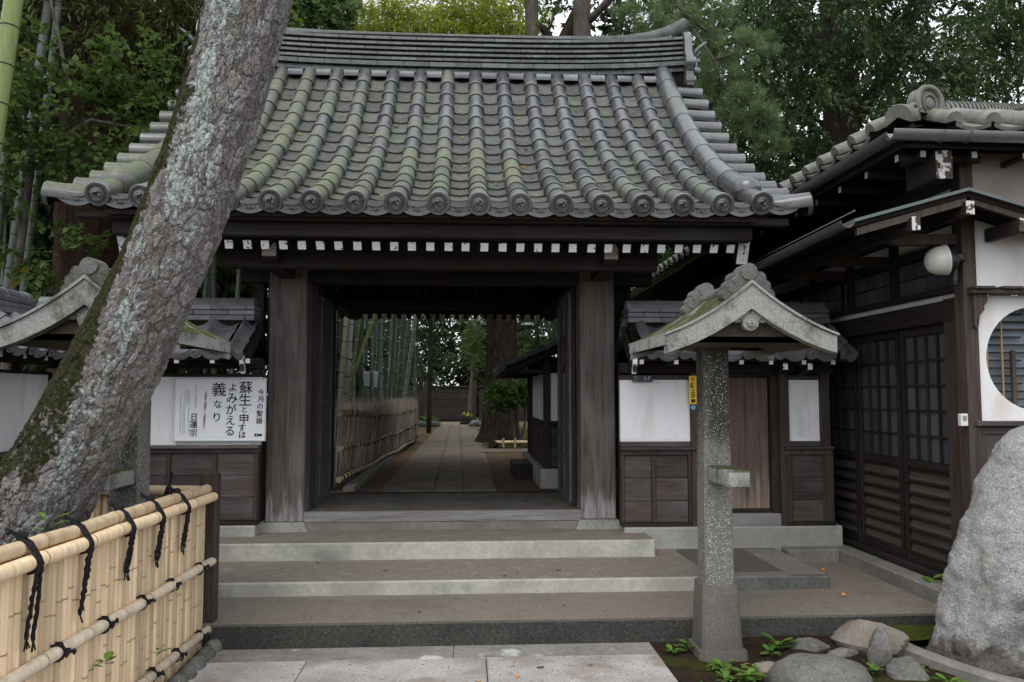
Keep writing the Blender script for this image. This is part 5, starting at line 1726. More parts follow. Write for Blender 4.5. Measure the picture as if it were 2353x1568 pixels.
for i in range(26):
    Y = r_.uniform(10.0, 16); px_ = r_.uniform(0, 640)
    x = (px_ - 1070) / 1838 * Y
    if abs(x + 4.76) < .7 and Y < 12: continue
    if x > -1.9: continue
    culm((x, Y, .3), (x + r_.uniform(-.3, .7), Y + r_.uniform(-.4, .4), 9.5), r_.uniform(.03, .05), r_.choice(['bam_dark', 'bam_dull', 'bam_dark']), 'ring_dark', .36,
         'dull bamboo culm in the dark thicket behind the left wall', G2)
# ------------------------------------------------------------------ timber hall on the right
H = thing('timber_hall', 'dark timber hall with latticed sliding doors and a round window on the right', 'building', (4.5, 6.5, .2))
WX, SY = 3.52, 5.37
def hb(name, x0, x1, y0, y1, z0, z1, mat, parent=None, c=.004):
    s = MB(); s.box(x0, x1, y0, y1, z0, z1, c); return part(name, s, MAT[mat], parent or H)
hb('corner_post', 3.455, 3.552, 5.335, 5.45, .10, 3.40, 'brown')
hb('door_jamb', 3.475, 3.56, 5.452, 5.62, .20, 2.30, 'brown')
hb('foundation', 3.44, 7.0, 5.45, 14, -.1, .235, 'kerb')
hb('door_sill', 3.47, 3.60, 5.46, 14, .24, .285, 'dark_y')
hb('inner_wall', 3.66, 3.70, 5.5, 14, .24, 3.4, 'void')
hb('head_beam', 3.47, 3.58, 5.46, 14, 2.135, 2.29, 'dark_y')
hb('plaster_strip', 3.545, 3.57, 5.46, 14, 2.292, 2.345, 'plaster2')
hb('transom_sill', 3.48, 3.57, 5.46, 14, 2.347, 2.385, 'dark_y')
hb('transom_head', 3.48, 3.57, 5.46, 14, 2.66, 2.72, 'dark_y')
hb('plaster_strip', 3.545, 3.57, 5.46, 14, 2.722, 2.86, 'plaster2')
hb('wall_plate', 3.46, 3.6, 5.46, 14, 3.12, 3.36, 'dark_y')
hb('plaster_strip', 3.548, 3.57, 5.46, 14, 2.90, 3.12, 'plaster2')
for y in (6.35, 7.1, 7.9, 9.2, 10.5, 12): hb('post', 3.50, 3.58, y - .04, y + .04, 2.386, 3.12, 'dark_z')
pane_mesh = {}
def lattice_door(y0, y1, parent_name='sliding_door'):
    d = hb(parent_name, 3.565, 3.59, y0, y1, .30, 2.12, 'dark_z')
    for a, b_ in ((y0, y0 + .045), (y1 - .045, y1)): hb('stile', 3.535, 3.60, a, b_, .288, 2.13, 'dark_z', d)
    for a, b_ in ((.288, .36), (1.03, 1.085), (2.07, 2.132)): hb('rail', 3.538, 3.598, y0 + .046, y1 - .046, a, b_, 'dark_y', d)
    nx_, nz_ = 4, 5; ya, yb_ = y0 + .05, y1 - .05; za, zb = 1.09, 2.065
    for i in range(1, nx_):
        y = ya + (yb_ - ya) * i / nx_; hb('lattice_bar', 3.542, 3.562, y - .011, y + .011, za, zb, 'dark_z', d, .002)
    for j in range(1, nz_):
        z = za + (zb - za) * j / nz_; hb('lattice_bar', 3.5445, 3.560, ya, yb_, z - .009, z + .009, 'dark_y', d, .002)
    for i in range(nx_):
        for j in range(nz_):
            y = ya + (yb_ - ya) * i / nx_; z = za + (zb - za) * j / nz_
            hb('pane', 3.5635, 3.568, y + .004, y + (yb_ - ya) / nx_ - .004, z + .004, z + (zb - za) / nz_ - .004, 'pane', d, .001)
    for j in range(7):
        z = .37 + j * .094
        s = MB(); s.add([(3.548, ya, z), (3.548, yb_, z), (3.572, yb_, z + .085), (3.572, ya, z + .085), (3.556, ya, z - .004), (3.556, yb_, z - .004), (3.58, yb_, z + .081), (3.58, ya, z + .081)],
                          [(0, 1, 2, 3), (0, 4, 5, 1), (3, 2, 6, 7), (0, 3, 7, 4), (1, 5, 6, 2)])
        part('louver_slat', s, MAT['louver'], d)
        hb('louver_bar', 3.536, 3.556, ya, yb_, z - .018, z + .004, 'dark_y', d, .002)
    return d
for (a, b_) in ((5.63, 6.33), (6.36, 7.06), (7.09, 7.79), (7.82, 8.52)): lattice_door(a, b_)
for k in range(6):
    y0 = 5.5 + k * .92
    d = hb('transom_window', 3.55, 3.565, y0, y0 + .86, 2.39, 2.655, 'dark_y')
    for i in range(6):
        hb('pane', 3.5435, 3.549, y0 + .01 + i * .142, y0 + .14 + i * .142, 2.40, 2.515, 'pane', d, .001)
        hb('pane', 3.5435, 3.549, y0 + .01 + i * .142, y0 + .14 + i * .142, 2.53, 2.645, 'pane', d, .001)
# south wall with the round window
n = 48
cxw, czw, rw = 3.985, 1.858, .365
s = MB()
ring = [(cxw + rw * math.cos(2 * math.pi * k / n), czw + rw * math.sin(2 * math.pi * k / n)) for k in range(n)]
x0, x1, z0, z1 = 3.553, 5.8, 1.425, 2.30
def outer(k):
    a = 2 * math.pi * k / n; c_, s_ = math.cos(a), math.sin(a)
    tx = ((x1 - cxw) / c_ if c_ > 1e-6 else ((x0 - cxw) / c_ if c_ < -1e-6 else 1e9)); tz = ((z1 - czw) / s_ if s_ > 1e-6 else ((z0 - czw) / s_ if s_ < -1e-6 else 1e9))
    t = min(tx, tz); return (cxw + c_ * t, czw + s_ * t)
v = [(x, SY, z) for x, z in ring] + [(*outer(k)[:1], SY, outer(k)[1]) for k in range(n)] + [(x, SY + .12, z) for x, z in ring]
f = [(k, (k + 1) % n, n + (k + 1) % n, n + k) for k in range(n)] + [(k, 2 * n + k, 2 * n + (k + 1) % n, (k + 1) % n) for k in range(n)]
for (cx_, cz_) in ((x0, z0), (x0, z1), (x1, z0), (x1, z1)):
    best = sorted(range(n), key=lambda k: (v[n + k][0] - cx_) ** 2 + (v[n + k][2] - cz_) ** 2)[:2]
    v.append((cx_, SY, cz_)); f.append((n + best[0], n + best[1], len(v) - 1))
s.add(v, f); part('plaster_wall', s, MAT['plaster2'], H)
hb('plaster_wall', 3.553, 5.8, SY, SY + .1, 2.355, 2.90, 'plaster2', c=.001); pass
hb('head_wall', 3.553, 5.8, SY + .002, SY + .1, 2.901, 3.36, 'wall_shade', c=.001)
hb('lattice_back', 3.56, 4.45, SY + .13, SY + .15, 1.45, 2.28, 'shutter')
wl_ = hb('round_window', 3.60, 4.38, SY + .115, SY + .125, 1.475, 1.482, 'dark_x')
for j in range(13):
    z = 1.52 + j * .055; d_ = math.sqrt(max(0, rw ** 2 - (z - czw) ** 2)) + .02
    xa = cxw - d_; xb = cxw + d_ if j % 3 else cxw - d_ * .1
    hb('lattice_bar', xa, xb, SY + .10, SY + .112, z - .006, z + .006, 'dark_x', wl_, .001)
for x in (3.69, 3.80, 4.02, 4.2):
    d_ = math.sqrt(max(0, rw ** 2 - (x - cxw) ** 2)) + .02
    hb('lattice_bar', x - .005, x + .005, SY + .088, SY + .099, czw - d_, czw + d_, 'bam_ring', wl_, .001)
hb('window_post', 3.845, 3.872, SY + .05, SY + .085, 1.50, 1.92, 'brown', wl_)
hb('window_shelf', 3.475, 5.8, SY - .10, SY - .002, 2.302, 2.330, 'brown')
for x in (3.48, 3.68, 3.88):
    hb('shelf_block', x, x + .15, SY - .12, SY - .003, 2.332, 2.352, 'brown')
s = MB(); s.prism([(3.50, 2.30), (3.60, 2.30), (3.60, 2.25), (3.575, 2.22), (3.575, 2.19), (3.54, 2.15), (3.53, 2.08), (3.515, 2.06), (3.50, 2.08)], 'y', SY - .07, SY - .004); part('shelf_bracket', s, MAT['brown'], H)
hb('window_ledge', 3.50, 5.8, SY - .06, SY - .002, 1.390, 1.424, 'board_x')
hb('dado_rail', 3.545, 5.8, SY - .02, SY + .04, 1.335, 1.388, 'board_x')
hb('dado_stile', 3.545, 3.585, SY - .025, SY + .04, .20, 1.334, 'brown')
for j in range(5):
    z = 1.332 - j * .215; hb('dado_board', 3.588, 5.8, SY - .004 + rng.uniform(0, .004), SY + .03, z - .212, z, 'board_x')
# hipped roof with gutters
gz = 3.335
s = MB()
s.add([(2.88, 5.06, 3.36), (7.5, 5.06, 3.36), (7.5, 9.2, 5.2), (5.6, 7.78, 4.58), (5.6, 14.5, 4.58), (2.88, 14.5, 3.36)], [(0, 1, 2, 3), (0, 3, 4, 5)])
s.add([(2.90, 5.08, 3.30), (7.5, 5.08, 3.30), (7.5, 5.35, 3.32), (3.5, 5.6, 3.32), (3.5, 14.5, 3.32), (2.90, 14.5, 3.30)], [(0, 1, 2, 3), (0, 3, 4, 5)])
rfh = part('roof', s, MAT['void'], H)
hb('fascia', 2.895, 2.93, 5.09, 14.5, 3.26, 3.345, 'dark_y', rfh); hb('fascia', 2.932, 7.5, 5.09, 5.12, 3.26, 3.345, 'dark_x', rfh)
def half_pipe(p0, p1, r, mat, name, parent):
    p0, p1 = Vector(p0), Vector(p1); d = (p1 - p0).normalized(); sd = d.cross(Vector((0, 0, 1))).normalized(); mm = MB(); v = []
    n = 10
    for p in (p0, p1):
        for k in range(n):
            a = math.pi * k / (n - 1); v.append(p + sd * math.cos(a) * r - Vector((0, 0, 1)) * math.sin(a) * r)
        for k in range(n):
            a = math.pi * (n - 1 - k) / (n - 1); v.append(p + sd * math.cos(a) * r * .93 - Vector((0, 0, 1)) * math.sin(a) * r * .93)
    m2 = 2 * n
    mm.add(v, [(k, (k + 1) % m2, m2 + (k + 1) % m2, m2 + k) for k in range(m2)] + [tuple(range(m2)), tuple(range(m2, 2 * m2))[::-1]])
    return part(name, mm, MAT[mat], parent, 50)
half_pipe((2.82, 5.02, gz), (2.82, 14.5, gz - .02), .058, 'gutter_dark', 'gutter', H)
half_pipe((2.775, 5.00, gz), (7.5, 5.00, gz - .03), .058, 'gutter', 'gutter', H)
for x in (3.12, 3.30):
    s = MB(); s.tube([(x, 5.0 + .062 * math.cos(a), gz - .004 + .062 * math.sin(a)) for a in [math.pi + math.pi * k / 8 for k in range(9)]], .006, 5); part('gutter_strap', s, MAT['copper'], H)
hb('hip_rafter', 3.16, 3.27, 5.13, 5.5, 3.06, 3.25, 'dark_y')
hb('painted_end', 3.158, 3.272, 5.122, 5.129, 3.058, 3.252, 'flaking', c=.001)
for i in range(14):
    y = 5.25 + i * .42; r_1 = hb('rafter', 2.96, 3.55, y - .018, y + .018, 3.205, 3.25, 'dark_x'); hb('painted_end', 2.953, 2.959, y - .0185, y + .0185, 3.204, 3.251, 'pale_end', r_1, .001)
for i in range(6):
    x = 3.08 + i * .36
    if 3.1 < x < 3.3: continue
    r_1 = hb('rafter', x - .018, x + .018, 5.145, 5.40, 3.21, 3.25, 'dark_y'); hb('painted_end', x - .0185, x + .0185, 5.138, 5.144, 3.209, 3.251, 'pale_end', r_1, .001)
# eave tiles along both gutters: half round ends with pans between
et = arch(.45, [(0, .0), (0, .058), (.04, .062), (1, .055)], 11, -20, 200)
etm = et.mesh('eave_tile', MAT['tile3'], 50)
ep = MB(); v = []
for (yy, dz) in ((0, -.02), (0, .004), (.45, .002)):
    for i in range(7):
        x = -.12 + .04 * i; v.append((x, yy, .028 * (x / .12) ** 2 + dz))
ep.add(v, [(j * 7 + i, j * 7 + i + 1, j * 7 + i + 8, j * 7 + i + 7) for j in range(2) for i in range(6)])
epm = ep.mesh('pan_tile', MAT['tile3'], 50)
for i in range(36):
    y = 5.28 + i * .262
    link('eave_tile', etm, rfh, T(2.79, y, 3.425) @ RZ(R(-90)) @ RX(R(24)))
    link('pan_tile', epm, rfh, T(2.80, y + .131, 3.375) @ RZ(R(-90)) @ RX(R(24)))
    link('pan_tile', epm, rfh, T(2.97, y + .131, 3.465) @ RZ(R(-90)) @ RX(R(24)))
for i in range(11):
    x = 3.20 + i * .262
    link('eave_tile', etm, rfh, T(x, 4.97, 3.405) @ RX(R(24)))
    link('pan_tile', epm, rfh, T(x + .131, 4.98, 3.365) @ RX(R(24)))
    link('pan_tile', epm, rfh, T(x + .131, 5.16, 3.455) @ RX(R(24)))
bt = arch(.5, [(0, .0), (0, .082), (.05, .086), (1, .075)], 13, -30, 210); part('corner_tile', bt, MAT['tile3'], rfh, 50, T(2.845, 5.02, 3.435) @ RZ(R(-42)) @ RX(R(16)))
# hip ridge with an ornamental end tile
hip = MB(); hip.box(.05, 6.6, -.07, .07, -.04, .10)
hM = T(3.14, 5.26, 3.51) @ RZ(R(45)) @ RY(-math.atan(.27)) @ SC(1, .75, .75)
hp = part('hip_ridge', hip, MAT['void'], H, None, hM)
for i in range(42):
    for (z, w) in ((.0, .095), (.042, .088)):
        s = MB(); s.box(.06 + i * .152 + .001, .06 + (i + 1) * .152 - .001, -w, w, z, z + .040, .004); part('ridge_tile', s, MAT['tile3'], hp, None, hM)
    mm = arch(.16, [(0, .078), (.0, .090), (.12, .088), (1, .072)], 11, -20, 200)
    mm.v = [(.06 + i * .152 + p[1], p[0], .095 + p[2]) for p in mm.v]; part('ridge_cap_tile', mm, MAT['tile3'], hp, 50, hM)
oM = T(3.15, 5.22, 3.50) @ RZ(R(16)) @ SC(.70, .8, .70)
s = MB()
s.prism([(.165 * math.cos(R(a)), .145 + .165 * math.sin(R(a))) for a in range(-40, 221, 10)], 'y', -.05, .05)
s.tube([(.150 * math.cos(R(a)), -.05, .145 + .150 * math.sin(R(a))) for a in range(-30, 211, 12)], .030, 8)
s.tube([(.085 * math.cos(R(a)), -.055, .135 + .085 * math.sin(R(a))) for a in range(-60, 241, 15)], .012, 6)
for q in (-1, 1):
    s.tube([(q * (.185 + .055 * (1 - t) * math.cos(7 * t)), -.05, .06 + .055 * (1 - t) * math.sin(7 * t)) for t in [i / 14 for i in range(15)]], [.026 - .001 * i for i in range(15)], 7)
    s.prism([(q * .12, -.04), (q * .30, -.035), (q * .28, .03), (q * .14, .06)], 'y', -.05, .04)
s.sphere((0, -.05, .135), .062, 12, sq=(1, .3, 1))
part('ridge_end_tile', s, MAT['tile3'], H, 50, oM)
# small gabled hood above the doors with copper edge, purlins and its own gutter
s = MB()
ex, ez, rx_, rz = 2.52, 2.725, 3.30, 2.945
s.prism([(ex, ez), (rx_, rz), (4.08, ez), (4.08, ez - .030), (rx_, rz - .034), (ex, ez - .030)], 'y', 5.02, 8.0)
hood = part('hood', s, MAT['void'], H)
for (xa, za, xb, zb) in ((ex, ez, rx_, rz), (rx_, rz, 4.08, ez)):
    s = MB(); s.prism([(xa, za + .001), (xb, zb + .001), (xb, zb + .022), (xa, za + .022)], 'y', 4.995, 8.0); part('copper_sheet', s, MAT['copper'], hood)
    s = MB(); s.prism([(xa + .03, za - .032), (xb, zb - .036), (xb, zb - .085), (xa + .03, za - .080)], 'y', 5.03, 5.06); part('verge_board', s, MAT['brown'], hood)
for (x, z) in ((3.30, 2.83), (2.93, 2.72), (3.66, 2.72)):
    pl = hb('purlin', x - .027, x + .027, 5.0, 5.36 if x > 3.4 else 7.9, z - .045, z + .045, 'dark_y', hood)
    hb('painted_end', x - .0275, x + .0275, 4.992, 4.999, z - .0455, z + .0455, 'flaking', pl, .001)
half_pipe((2.475, 5.0, 2.735), (2.475, 7.9, 2.69), .048, 'gutter_dark', 'gutter', hood)
s = MB(); s.tube([(2.52, 5.0, 2.80), (2.50, 6.4, 2.77), (2.49, 7.9, 2.75)], .005, 5); part('wire', s, MAT['gutter'], hood)
for y in (5.42, 6.35, 7.1):
    s = MB(); s.prism([(2.92, 2.735), (3.46, 2.735), (3.46, 2.665), (3.02, 2.655), (2.92, 2.690)], 'y', y - .03, y + .03); part('bracket_arm', s, MAT['brown'], H)

Lm = thing('wall_lamp', 'round white domed outdoor lamp with black housing on the corner post', 'lamp', (3.40, 5.38, 2.45))
lM = T(3.335, 5.36, 2.545) @ RZ(R(-14)) @ RY(R(-96))
s = MB(); s.lathe([(.0, .125), (.035, .121), (.065, .105), (.088, .075), (.101, .035), (.104, .0), (.108, -.004), (.108, -.016), (.10, -.02)], 24); part('dome', s, MAT['lampglass'], Lm, 60, lM)
s = MB(); s.lathe([(.0, -.085), (.05, -.085), (.075, -.07), (.092, -.02), (.0, -.02)], 20); s.box(-.03, .03, -.03, .03, -.13, -.08); part('housing', s, MAT['black'], Lm, 50, lM)
s = MB(); s.tube([(3.415, 5.37, 2.52), (3.415, 5.37, 2.40)], .022, 10); s.tube([(3.415, 5.37, 2.40), (3.415, 5.37, 2.375)], .014, 8); part('cable_gland', s, MAT['black'], Lm, 50)
Bx = thing('switch_box', 'little white plastic box fixed to the corner post of the hall', 'box', (3.43, 5.33, 1.39))
s = MB(); s.box(3.400, 3.452, 5.335, 5.375, 1.39, 1.475, .004); part('case', s, MAT['boxwhite'], Bx)
s = MB(); s.box(3.412, 3.440, 5.330, 5.3345, 1.43, 1.462, .002); part('cover', s, MAT['gutter'], Bx)

# ------------------------------------------------------------------ garden seen through the gate
Bf = thing('brushwood_fence', 'brushwood fence with tied bamboo rails curving along the garden path', 'fence', (-1.35, 13, .55))
fp = [(-1.515, 9.40), (-1.48, 9.9), (-1.41, 11.2), (-1.33, 13), (-1.25, 15.2), (-1.19, 17.4), (-1.22, 18.9), (-1.42, 19.7), (-2.2, 20.3), (-3.6, 20.6)]
def along(s_):
    d = np.r_[0, np.cumsum(np.hypot(*np.diff(np.array(fp), axis=0).T))]
    return np.interp(s_, d, [p[0] for p in fp]), np.interp(s_, d, [p[1] for p in fp])
Ltot = float(np.r_[0, np.cumsum(np.hypot(*np.diff(np.array(fp), axis=0).T))][-1])
n = 14000; r = np.random.RandomState(4)
ss = r.rand(n) * Ltot; bx, by = along(ss)
pos = np.stack([bx + r.normal(size=n) * .028, by + r.normal(size=n) * .02, r.uniform(.55, .75, n)], 1)
ax = np.stack([r.normal(size=n) * .05, r.normal(size=n) * .06, np.ones(n)], 1)
Ln = np.clip(r.normal(.86, .10, n), .5, 1.05) - (pos[:, 2] - .55)
me = leaf_mesh('brushwood', pos, ax, r.normal(size=(n, 3)), Ln, r.uniform(.010, .024, n), r.rand(n), MAT['brush'], .3)
o = link('brushwood', me, Bf); o["kind"] = "stuff"
mm = MB()
pp = [along(Ltot * i / 60) for i in range(61)]
v = [(x, y, .55) for x, y in pp] + [(x, y, 1.30) for x, y in pp]; v += [(x - .03, y, z) for x, y, z in v]
k_ = 61
f = []
for i in range(60): f += [(i, i + 1, k_ + i + 1, k_ + i), (2 * k_ + i + 1, 2 * k_ + i, 3 * k_ + i, 3 * k_ + i + 1), (k_ + i, k_ + i + 1, 3 * k_ + i + 1, 3 * k_ + i)]
mm.add(v, f); part('core', mm, MAT['brush'], Bf)
for z0, sagz in ((1.385, .10), (.98, .03), (.63, .0)):
    mm = MB(); pts = []
    for i in range(45):
        s_ = Ltot * .86 * i / 44; x, y = along(s_)
        pts.append((x + .055, y, z0 - sagz * min(1, s_ / 4) + .012 * math.sin(s_ * 2.2)))
    mm.tube(pts, .036, 8); rl_ = part('rail', mm, MAT['bam_dry'], Bf, 50)
    for i in range(56):
        s_ = .15 + i * .19; x, y = along(s_)
        if s_ > Ltot * .85: break
        q = MB(); zz = z0 - sagz * min(1, s_ / 4) + .012 * math.sin(s_ * 2.2)
        q.tube([(x + .055 + .041 * math.cos(a), y + .018 * math.sin(a), zz + .041 * math.sin(a)) for a in [2 * math.pi * k / 8 for k in range(9)]], .0085, 4, False)
        part('rope_tie', q, MAT['rope'], rl_)

N_ = thing('notice_board', 'white notice board on a post among the bamboo', 'sign', (-2.2, 19.04, .55))
s = MB(); s.box(-2.42, -2.05, 19.0, 19.02, 1.80, 2.17, .004); part('board', s, MAT['paper'], N_)
s = MB(); s.box(-2.25, -2.20, 19.022, 19.06, .5, 2.1); part('post', s, MAT['signwhite'], N_)
s = MB()
for i in range(7):
    for (a, b_) in ((-2.40, -2.25), (-2.21, -2.05)): s.box(a, b_ - rng.uniform(0, .03), 18.996, 18.999, 2.09 - i * .040, 2.103 - i * .040, .0005)
part('small_print', s, MAT['ink_grey'], N_)

bigt = thing('old_tree', 'massive dark trunk with flared roots right of the garden path', 'tree', (.81, 18.6, .55))
bark_trunk('trunk', [(.80, 18.6, .45), (.80, 18.6, .75), (.81, 18.6, 1.3), (.82, 18.6, 2.5), (.82, 18.6, 5), (.84, 18.6, 9)], [.62, .46, .38, .35, .33, .29], 90, 160, .03, 16, 5, bigt, MAT['bark_dark'])
cloud('crown', [((.8, 18.6, 11.0), (2.6, 2.4, 1.5), 2500)], MAT['leaf_dark'], .14, .4, bigt, seed=91)

shr = thing('clipped_shrub', 'flat topped green shrub with thin bare stems beside the trunk', 'shrub', (1.15, 16.8, .55))
cloud('foliage', [((.90, 16.8, 1.62), (.42, .4, .20), 5200), ((1.35, 16.9, 1.66), (.38, .38, .24), 3600), ((.75, 16.7, 1.45), (.25, .3, .15), 1500)], MAT['leaf_bush'], .07, .65, shr, .1, 40, .07, .6, 33, shell=.2)
for (a, b_) in (((1.02, 16.7, .55), (.85, 16.7, 1.4)), ((1.12, 16.8, .55), (1.25, 16.8, 1.5)), ((1.06, 16.9, .55), (1.0, 16.9, 1.5))):
    trunk_part('stem', [a, ((a[0] + b_[0]) / 2 + .06, a[1], (a[2] + b_[2]) / 2), b_], [.028, .022, .015], 'bark_grey', shr, 8)

Rl = thing('bamboo_rail', 'low bamboo rail on short pegs in front of the shrub', 'rail', (.95, 16.3, .55))
cane((.60, 16.3, .66), (1.9, 16.3, .66), .03, 'bam_dry', Rl, 'pole', .4)
for x in (.76, 1.0, 1.3):
    s = MB(); s.tube([(x, 16.26, .52), (x, 16.26, .74)], .025, 8); part('peg', s, MAT['bam_dry_old'], Rl, 50)
s = MB(); s.tube([(.52, 16.1, .62), (.62, 16.45, .62)], .07, 12); part('log', s, MAT['bark_dark'], Rl, 50)

# reception house on the right inside the gate
RH = thing('reception_house', 'small tiled house with white panels and lattice just inside the gate on the right', 'building', (1.5, 10, .55))
def rb(name, x0, x1, y0, y1, z0, z1, mat, parent=None): 
    s = MB(); s.box(x0, x1, y0, y1, z0, z1); return part(name, s, MAT[mat], parent or RH)
rb('plinth', .86, 2.6, 9.22, 12.2, .5, .76, 'plinth')
rb('wall', .93, 2.6, 9.30, 12.1, .76, 2.05, 'void')
rb('corner_post', .90, .98, 9.24, 9.32, .76, 2.02, 'dark_z')
rb('corner_post', .90, .98, 11.0, 11.08, .76, 2.02, 'dark_z')
rb('ledge', .885, .96, 9.325, 11.0, 1.24, 1.30, 'dark_y'); rb('ledge', .985, 2.5, 9.23, 9.30, 1.24, 1.30, 'dark_x')
rb('plaster_panel', .918, .95, 9.33, 10.1, 1.305, 1.86, 'plaster'); rb('plaster_panel', .918, .95, 10.14, 10.98, 1.305, 1.86, 'plaster')
rb('plaster_panel', .985, 1.6, 9.262, 9.30, 1.305, 1.86, 'plaster')
for i in range(14): 
    y = 9.36 + i * .118; rb('lattice_bar', .895, .925, y, y + .03, .78, 1.235, 'brown')
for j in range(4): rb('board', .985, 2.4, 9.258 + .002 * j, 9.3, .78 + j * .115, .89 + j * .115, 'board_x')
s = MB(); s.prism([(.46, 1.90), (1.5, 2.34), (2.54, 1.90), (2.54, 1.84), (1.5, 2.28), (.46, 1.84)], 'y', 8.98, 12.4); rr_ = part('roof', s, MAT['void'], RH)
for j in range(10):
    for i in range(4):
        link('wall_tile', ST['grey'][0], rr_, T(.44 + i * .25, 12.25 - j * .333, 1.925 + i * .106) @ RZ(R(-90)) @ RX(math.atan(.424)) @ SC(1.2, 1.15, 1))
for i in range(4): link('ridge_tile', arch(.9, [(0, .07), (1, .07)], 9, -10, 190).mesh('ridge_tile', MAT['tile2'], 50), rr_, T(1.5, 8.98 + i * .86, 2.37))
for i in range(7):
    y = 9.1 + i * .5; rb('rafter', .50, .95, y, y + .035, 1.86, 1.90, 'dark_x')
rb('door_step', .62, .90, 10.3, 11.2, .5, .72, 'dark_y')

# back fence with a boarded gate
BFn = thing('board_fence', 'dark board fence with a closed boarded gate at the far end of the path', 'fence', (-.6, 33, .55))
for i in range(34):
    x = -4.6 + i * .27
    if -1.56 < x < .36: continue
    s = MB(); s.box(x, x + .262, 33.0 + .01 * (i % 2), 33.04, .55, 1.92); part('board', s, MAT['dark_z'], BFn)
s = MB(); s.box(-1.6, .34, 33.04, 33.08, .55, 1.98); part('backing', s, MAT['void'], BFn)
for x in (-1.62, .36): s = MB(); s.box(x - .09, x + .09, 32.9, 33.1, .5, 2.22); part('post', s, MAT['dark_z'], BFn)
for j in range(5):
    s = MB(); s.box(-1.52, .26, 33.0, 33.03, .60 + j * .28, .87 + j * .28); part('gate_board', s, MAT['dark_x'], BFn)
s = MB(); s.box(-4.7, 4.6, 32.95, 33.10, 1.93, 2.0); part('top_rail', s, MAT['dark_x'], BFn)
FB = thing('far_house', 'dark house with a pale sheet roof beyond the back fence', 'building', (1, 42, .5))
s = MB(); s.box(-.2, 3.0, 40.6, 45, .5, 5.2); part('wall', s, MAT['void'], FB)
s = MB(); s.prism([(-.7, 5.25), (1.4, 5.62), (3.5, 5.25), (3.5, 5.15), (-.7, 5.15)], 'y', 40, 45); part('roof', s, MAT['far_roof'], FB)

PT = thing('small_palm', 'slender palm with drooping fronds at the end of the path', 'palm', (.15, 30, .55))
trunk_part('trunk', [(.10, 30, .5), (.20, 30, 1.8), (.30, 30, 3.2), (.33, 30, 4.3)], [.09, .075, .07, .07], 'bark_grey', PT, 10)
r = np.random.RandomState(2); n = 460
d = r.normal(size=(n, 3)); d[:, 2] = np.abs(d[:, 2]) * .4 - .55; 
me = leaf_mesh('fronds', np.array([.33, 30, 3.6]) + r.normal(size=(n, 3)) * np.array([.16, .16, .45]), d, r.normal(size=(n, 3)), r.uniform(.35, .75, n), r.uniform(.02, .04, n), r.rand(n), MAT['leaf_maple']); link('fronds', me, PT)

def strap_plant(c, n, L, label, seed, mat='leaf_bush', group=None, w=.045):
    r = np.random.RandomState(seed); P_, f_, k = MB(), [], 0
    for i in range(n):
        a = r.uniform(0, 2 * math.pi); l_ = L * r.uniform(.7, 1.2); up = r.uniform(.5, 1.2)
        dv = Vector((math.cos(a), math.sin(a), 0)); sd = Vector((-math.sin(a), math.cos(a), 0)); pts = []
        for q in range(5):
            t = q / 4; p = Vector(c) + dv * (l_ * t * .8) + Vector((0, 0, l_ * (up * t - .85 * up * t * t * 1.1))); ww = w * (.5 + t * 1.2 if t < .5 else 1.1 * (1 - t) * 2)
            pts += [p - sd * ww / 2, p + Vector((0, 0, -.006)), p + sd * ww / 2]
        P_.add(pts, [(q * 3 + e, q * 3 + e + 1, q * 3 + e + 4, q * 3 + e + 3) for q in range(4) for e in (0, 1)])
    me = P_.mesh('strap_plant', MAT[mat], 180); attr(me, 'rnd', r.rand(len(me.vertices)))
    return tag(link('strap_plant', me), label, 'plant', group)
strap_plant((-1.65, 28, .6), 90, 1.0, 'broad clump of arching strap leaves left of the path end', 5, w=.09)
strap_plant((-2.3, 27.2, .6), 60, .8, 'strap leaved clump nearer the brushwood fence', 6, w=.08)
strap_plant((1.0, 27.5, .6), 50, .75, 'pale edged strap leaf clump beside the massive trunk', 7, 'leaf_weed', w=.06)
for i, (x, y) in enumerate(((-1.9, 26.8), (-1.45, 26.8), (-1.1, 27.2), (.35, 27.6), (.7, 27.3), (1.05, 27.0))):
    stone_mesh('bed_stone', (x, y, .62), (.26, .2, .13), 'rock', 'mossy border stone in front of the strap leaf plants', 'stone', 60 + i, .2, 1.5, 12, group='border stones at the end of the path')
Fp = thing('flower_stand', 'dark flower stand with small yellow blooms before the back gate', 'flowers', (.08, 29, .55))
s = MB(); s.box(-.20, .30, 28.9, 29.1, .55, .66); s.box(-.05, .18, 28.92, 29.08, .66, .82); part('stand', s, MAT['iron'], Fp)
cloud('greenery', [((.07, 29, .90), (.16, .12, .08), 160)], MAT['leaf_bush'], .08, .5, Fp, seed=4, subr=.07, sub=20)
s = MB()
for q in range(12): s.sphere((.07 + rng.uniform(-.2, .2), 28.92, .93 + rng.uniform(-.05, .08)), .024, 6)
part('blooms', s, MAT['petal'], Fp)

# ------------------------------------------------------------------ trees and woods behind
ced = thing('cedar_tree', 'huge reddish brown cedar trunk with dark foliage behind the left wall', 'tree', (-4.76, 10.6, .3))
bark_trunk('trunk', [(-4.78, 10.6, .0), (-4.76, 10.6, 1), (-4.75, 10.6, 4), (-4.72, 10.6, 10)], [.66, .56, .52, .46], 110, 200, .03, 30, 2.2, ced, MAT['bark_red'])
cloud('crown', [((-4.35, 9.75, 6.45), (1.25, .5, .75), 9000), ((-5.3, 9.8, 6.9), (.8, .5, .7), 3500), ((-3.4, 10.4, 6.3), (.9, .7, .9), 5000), ((-5.5, 10.8, 9), (2, 1.5, 1.5), 4000)], MAT['leaf_cedar'], .13, .17, ced, .5, 50, .22, .8, 51)

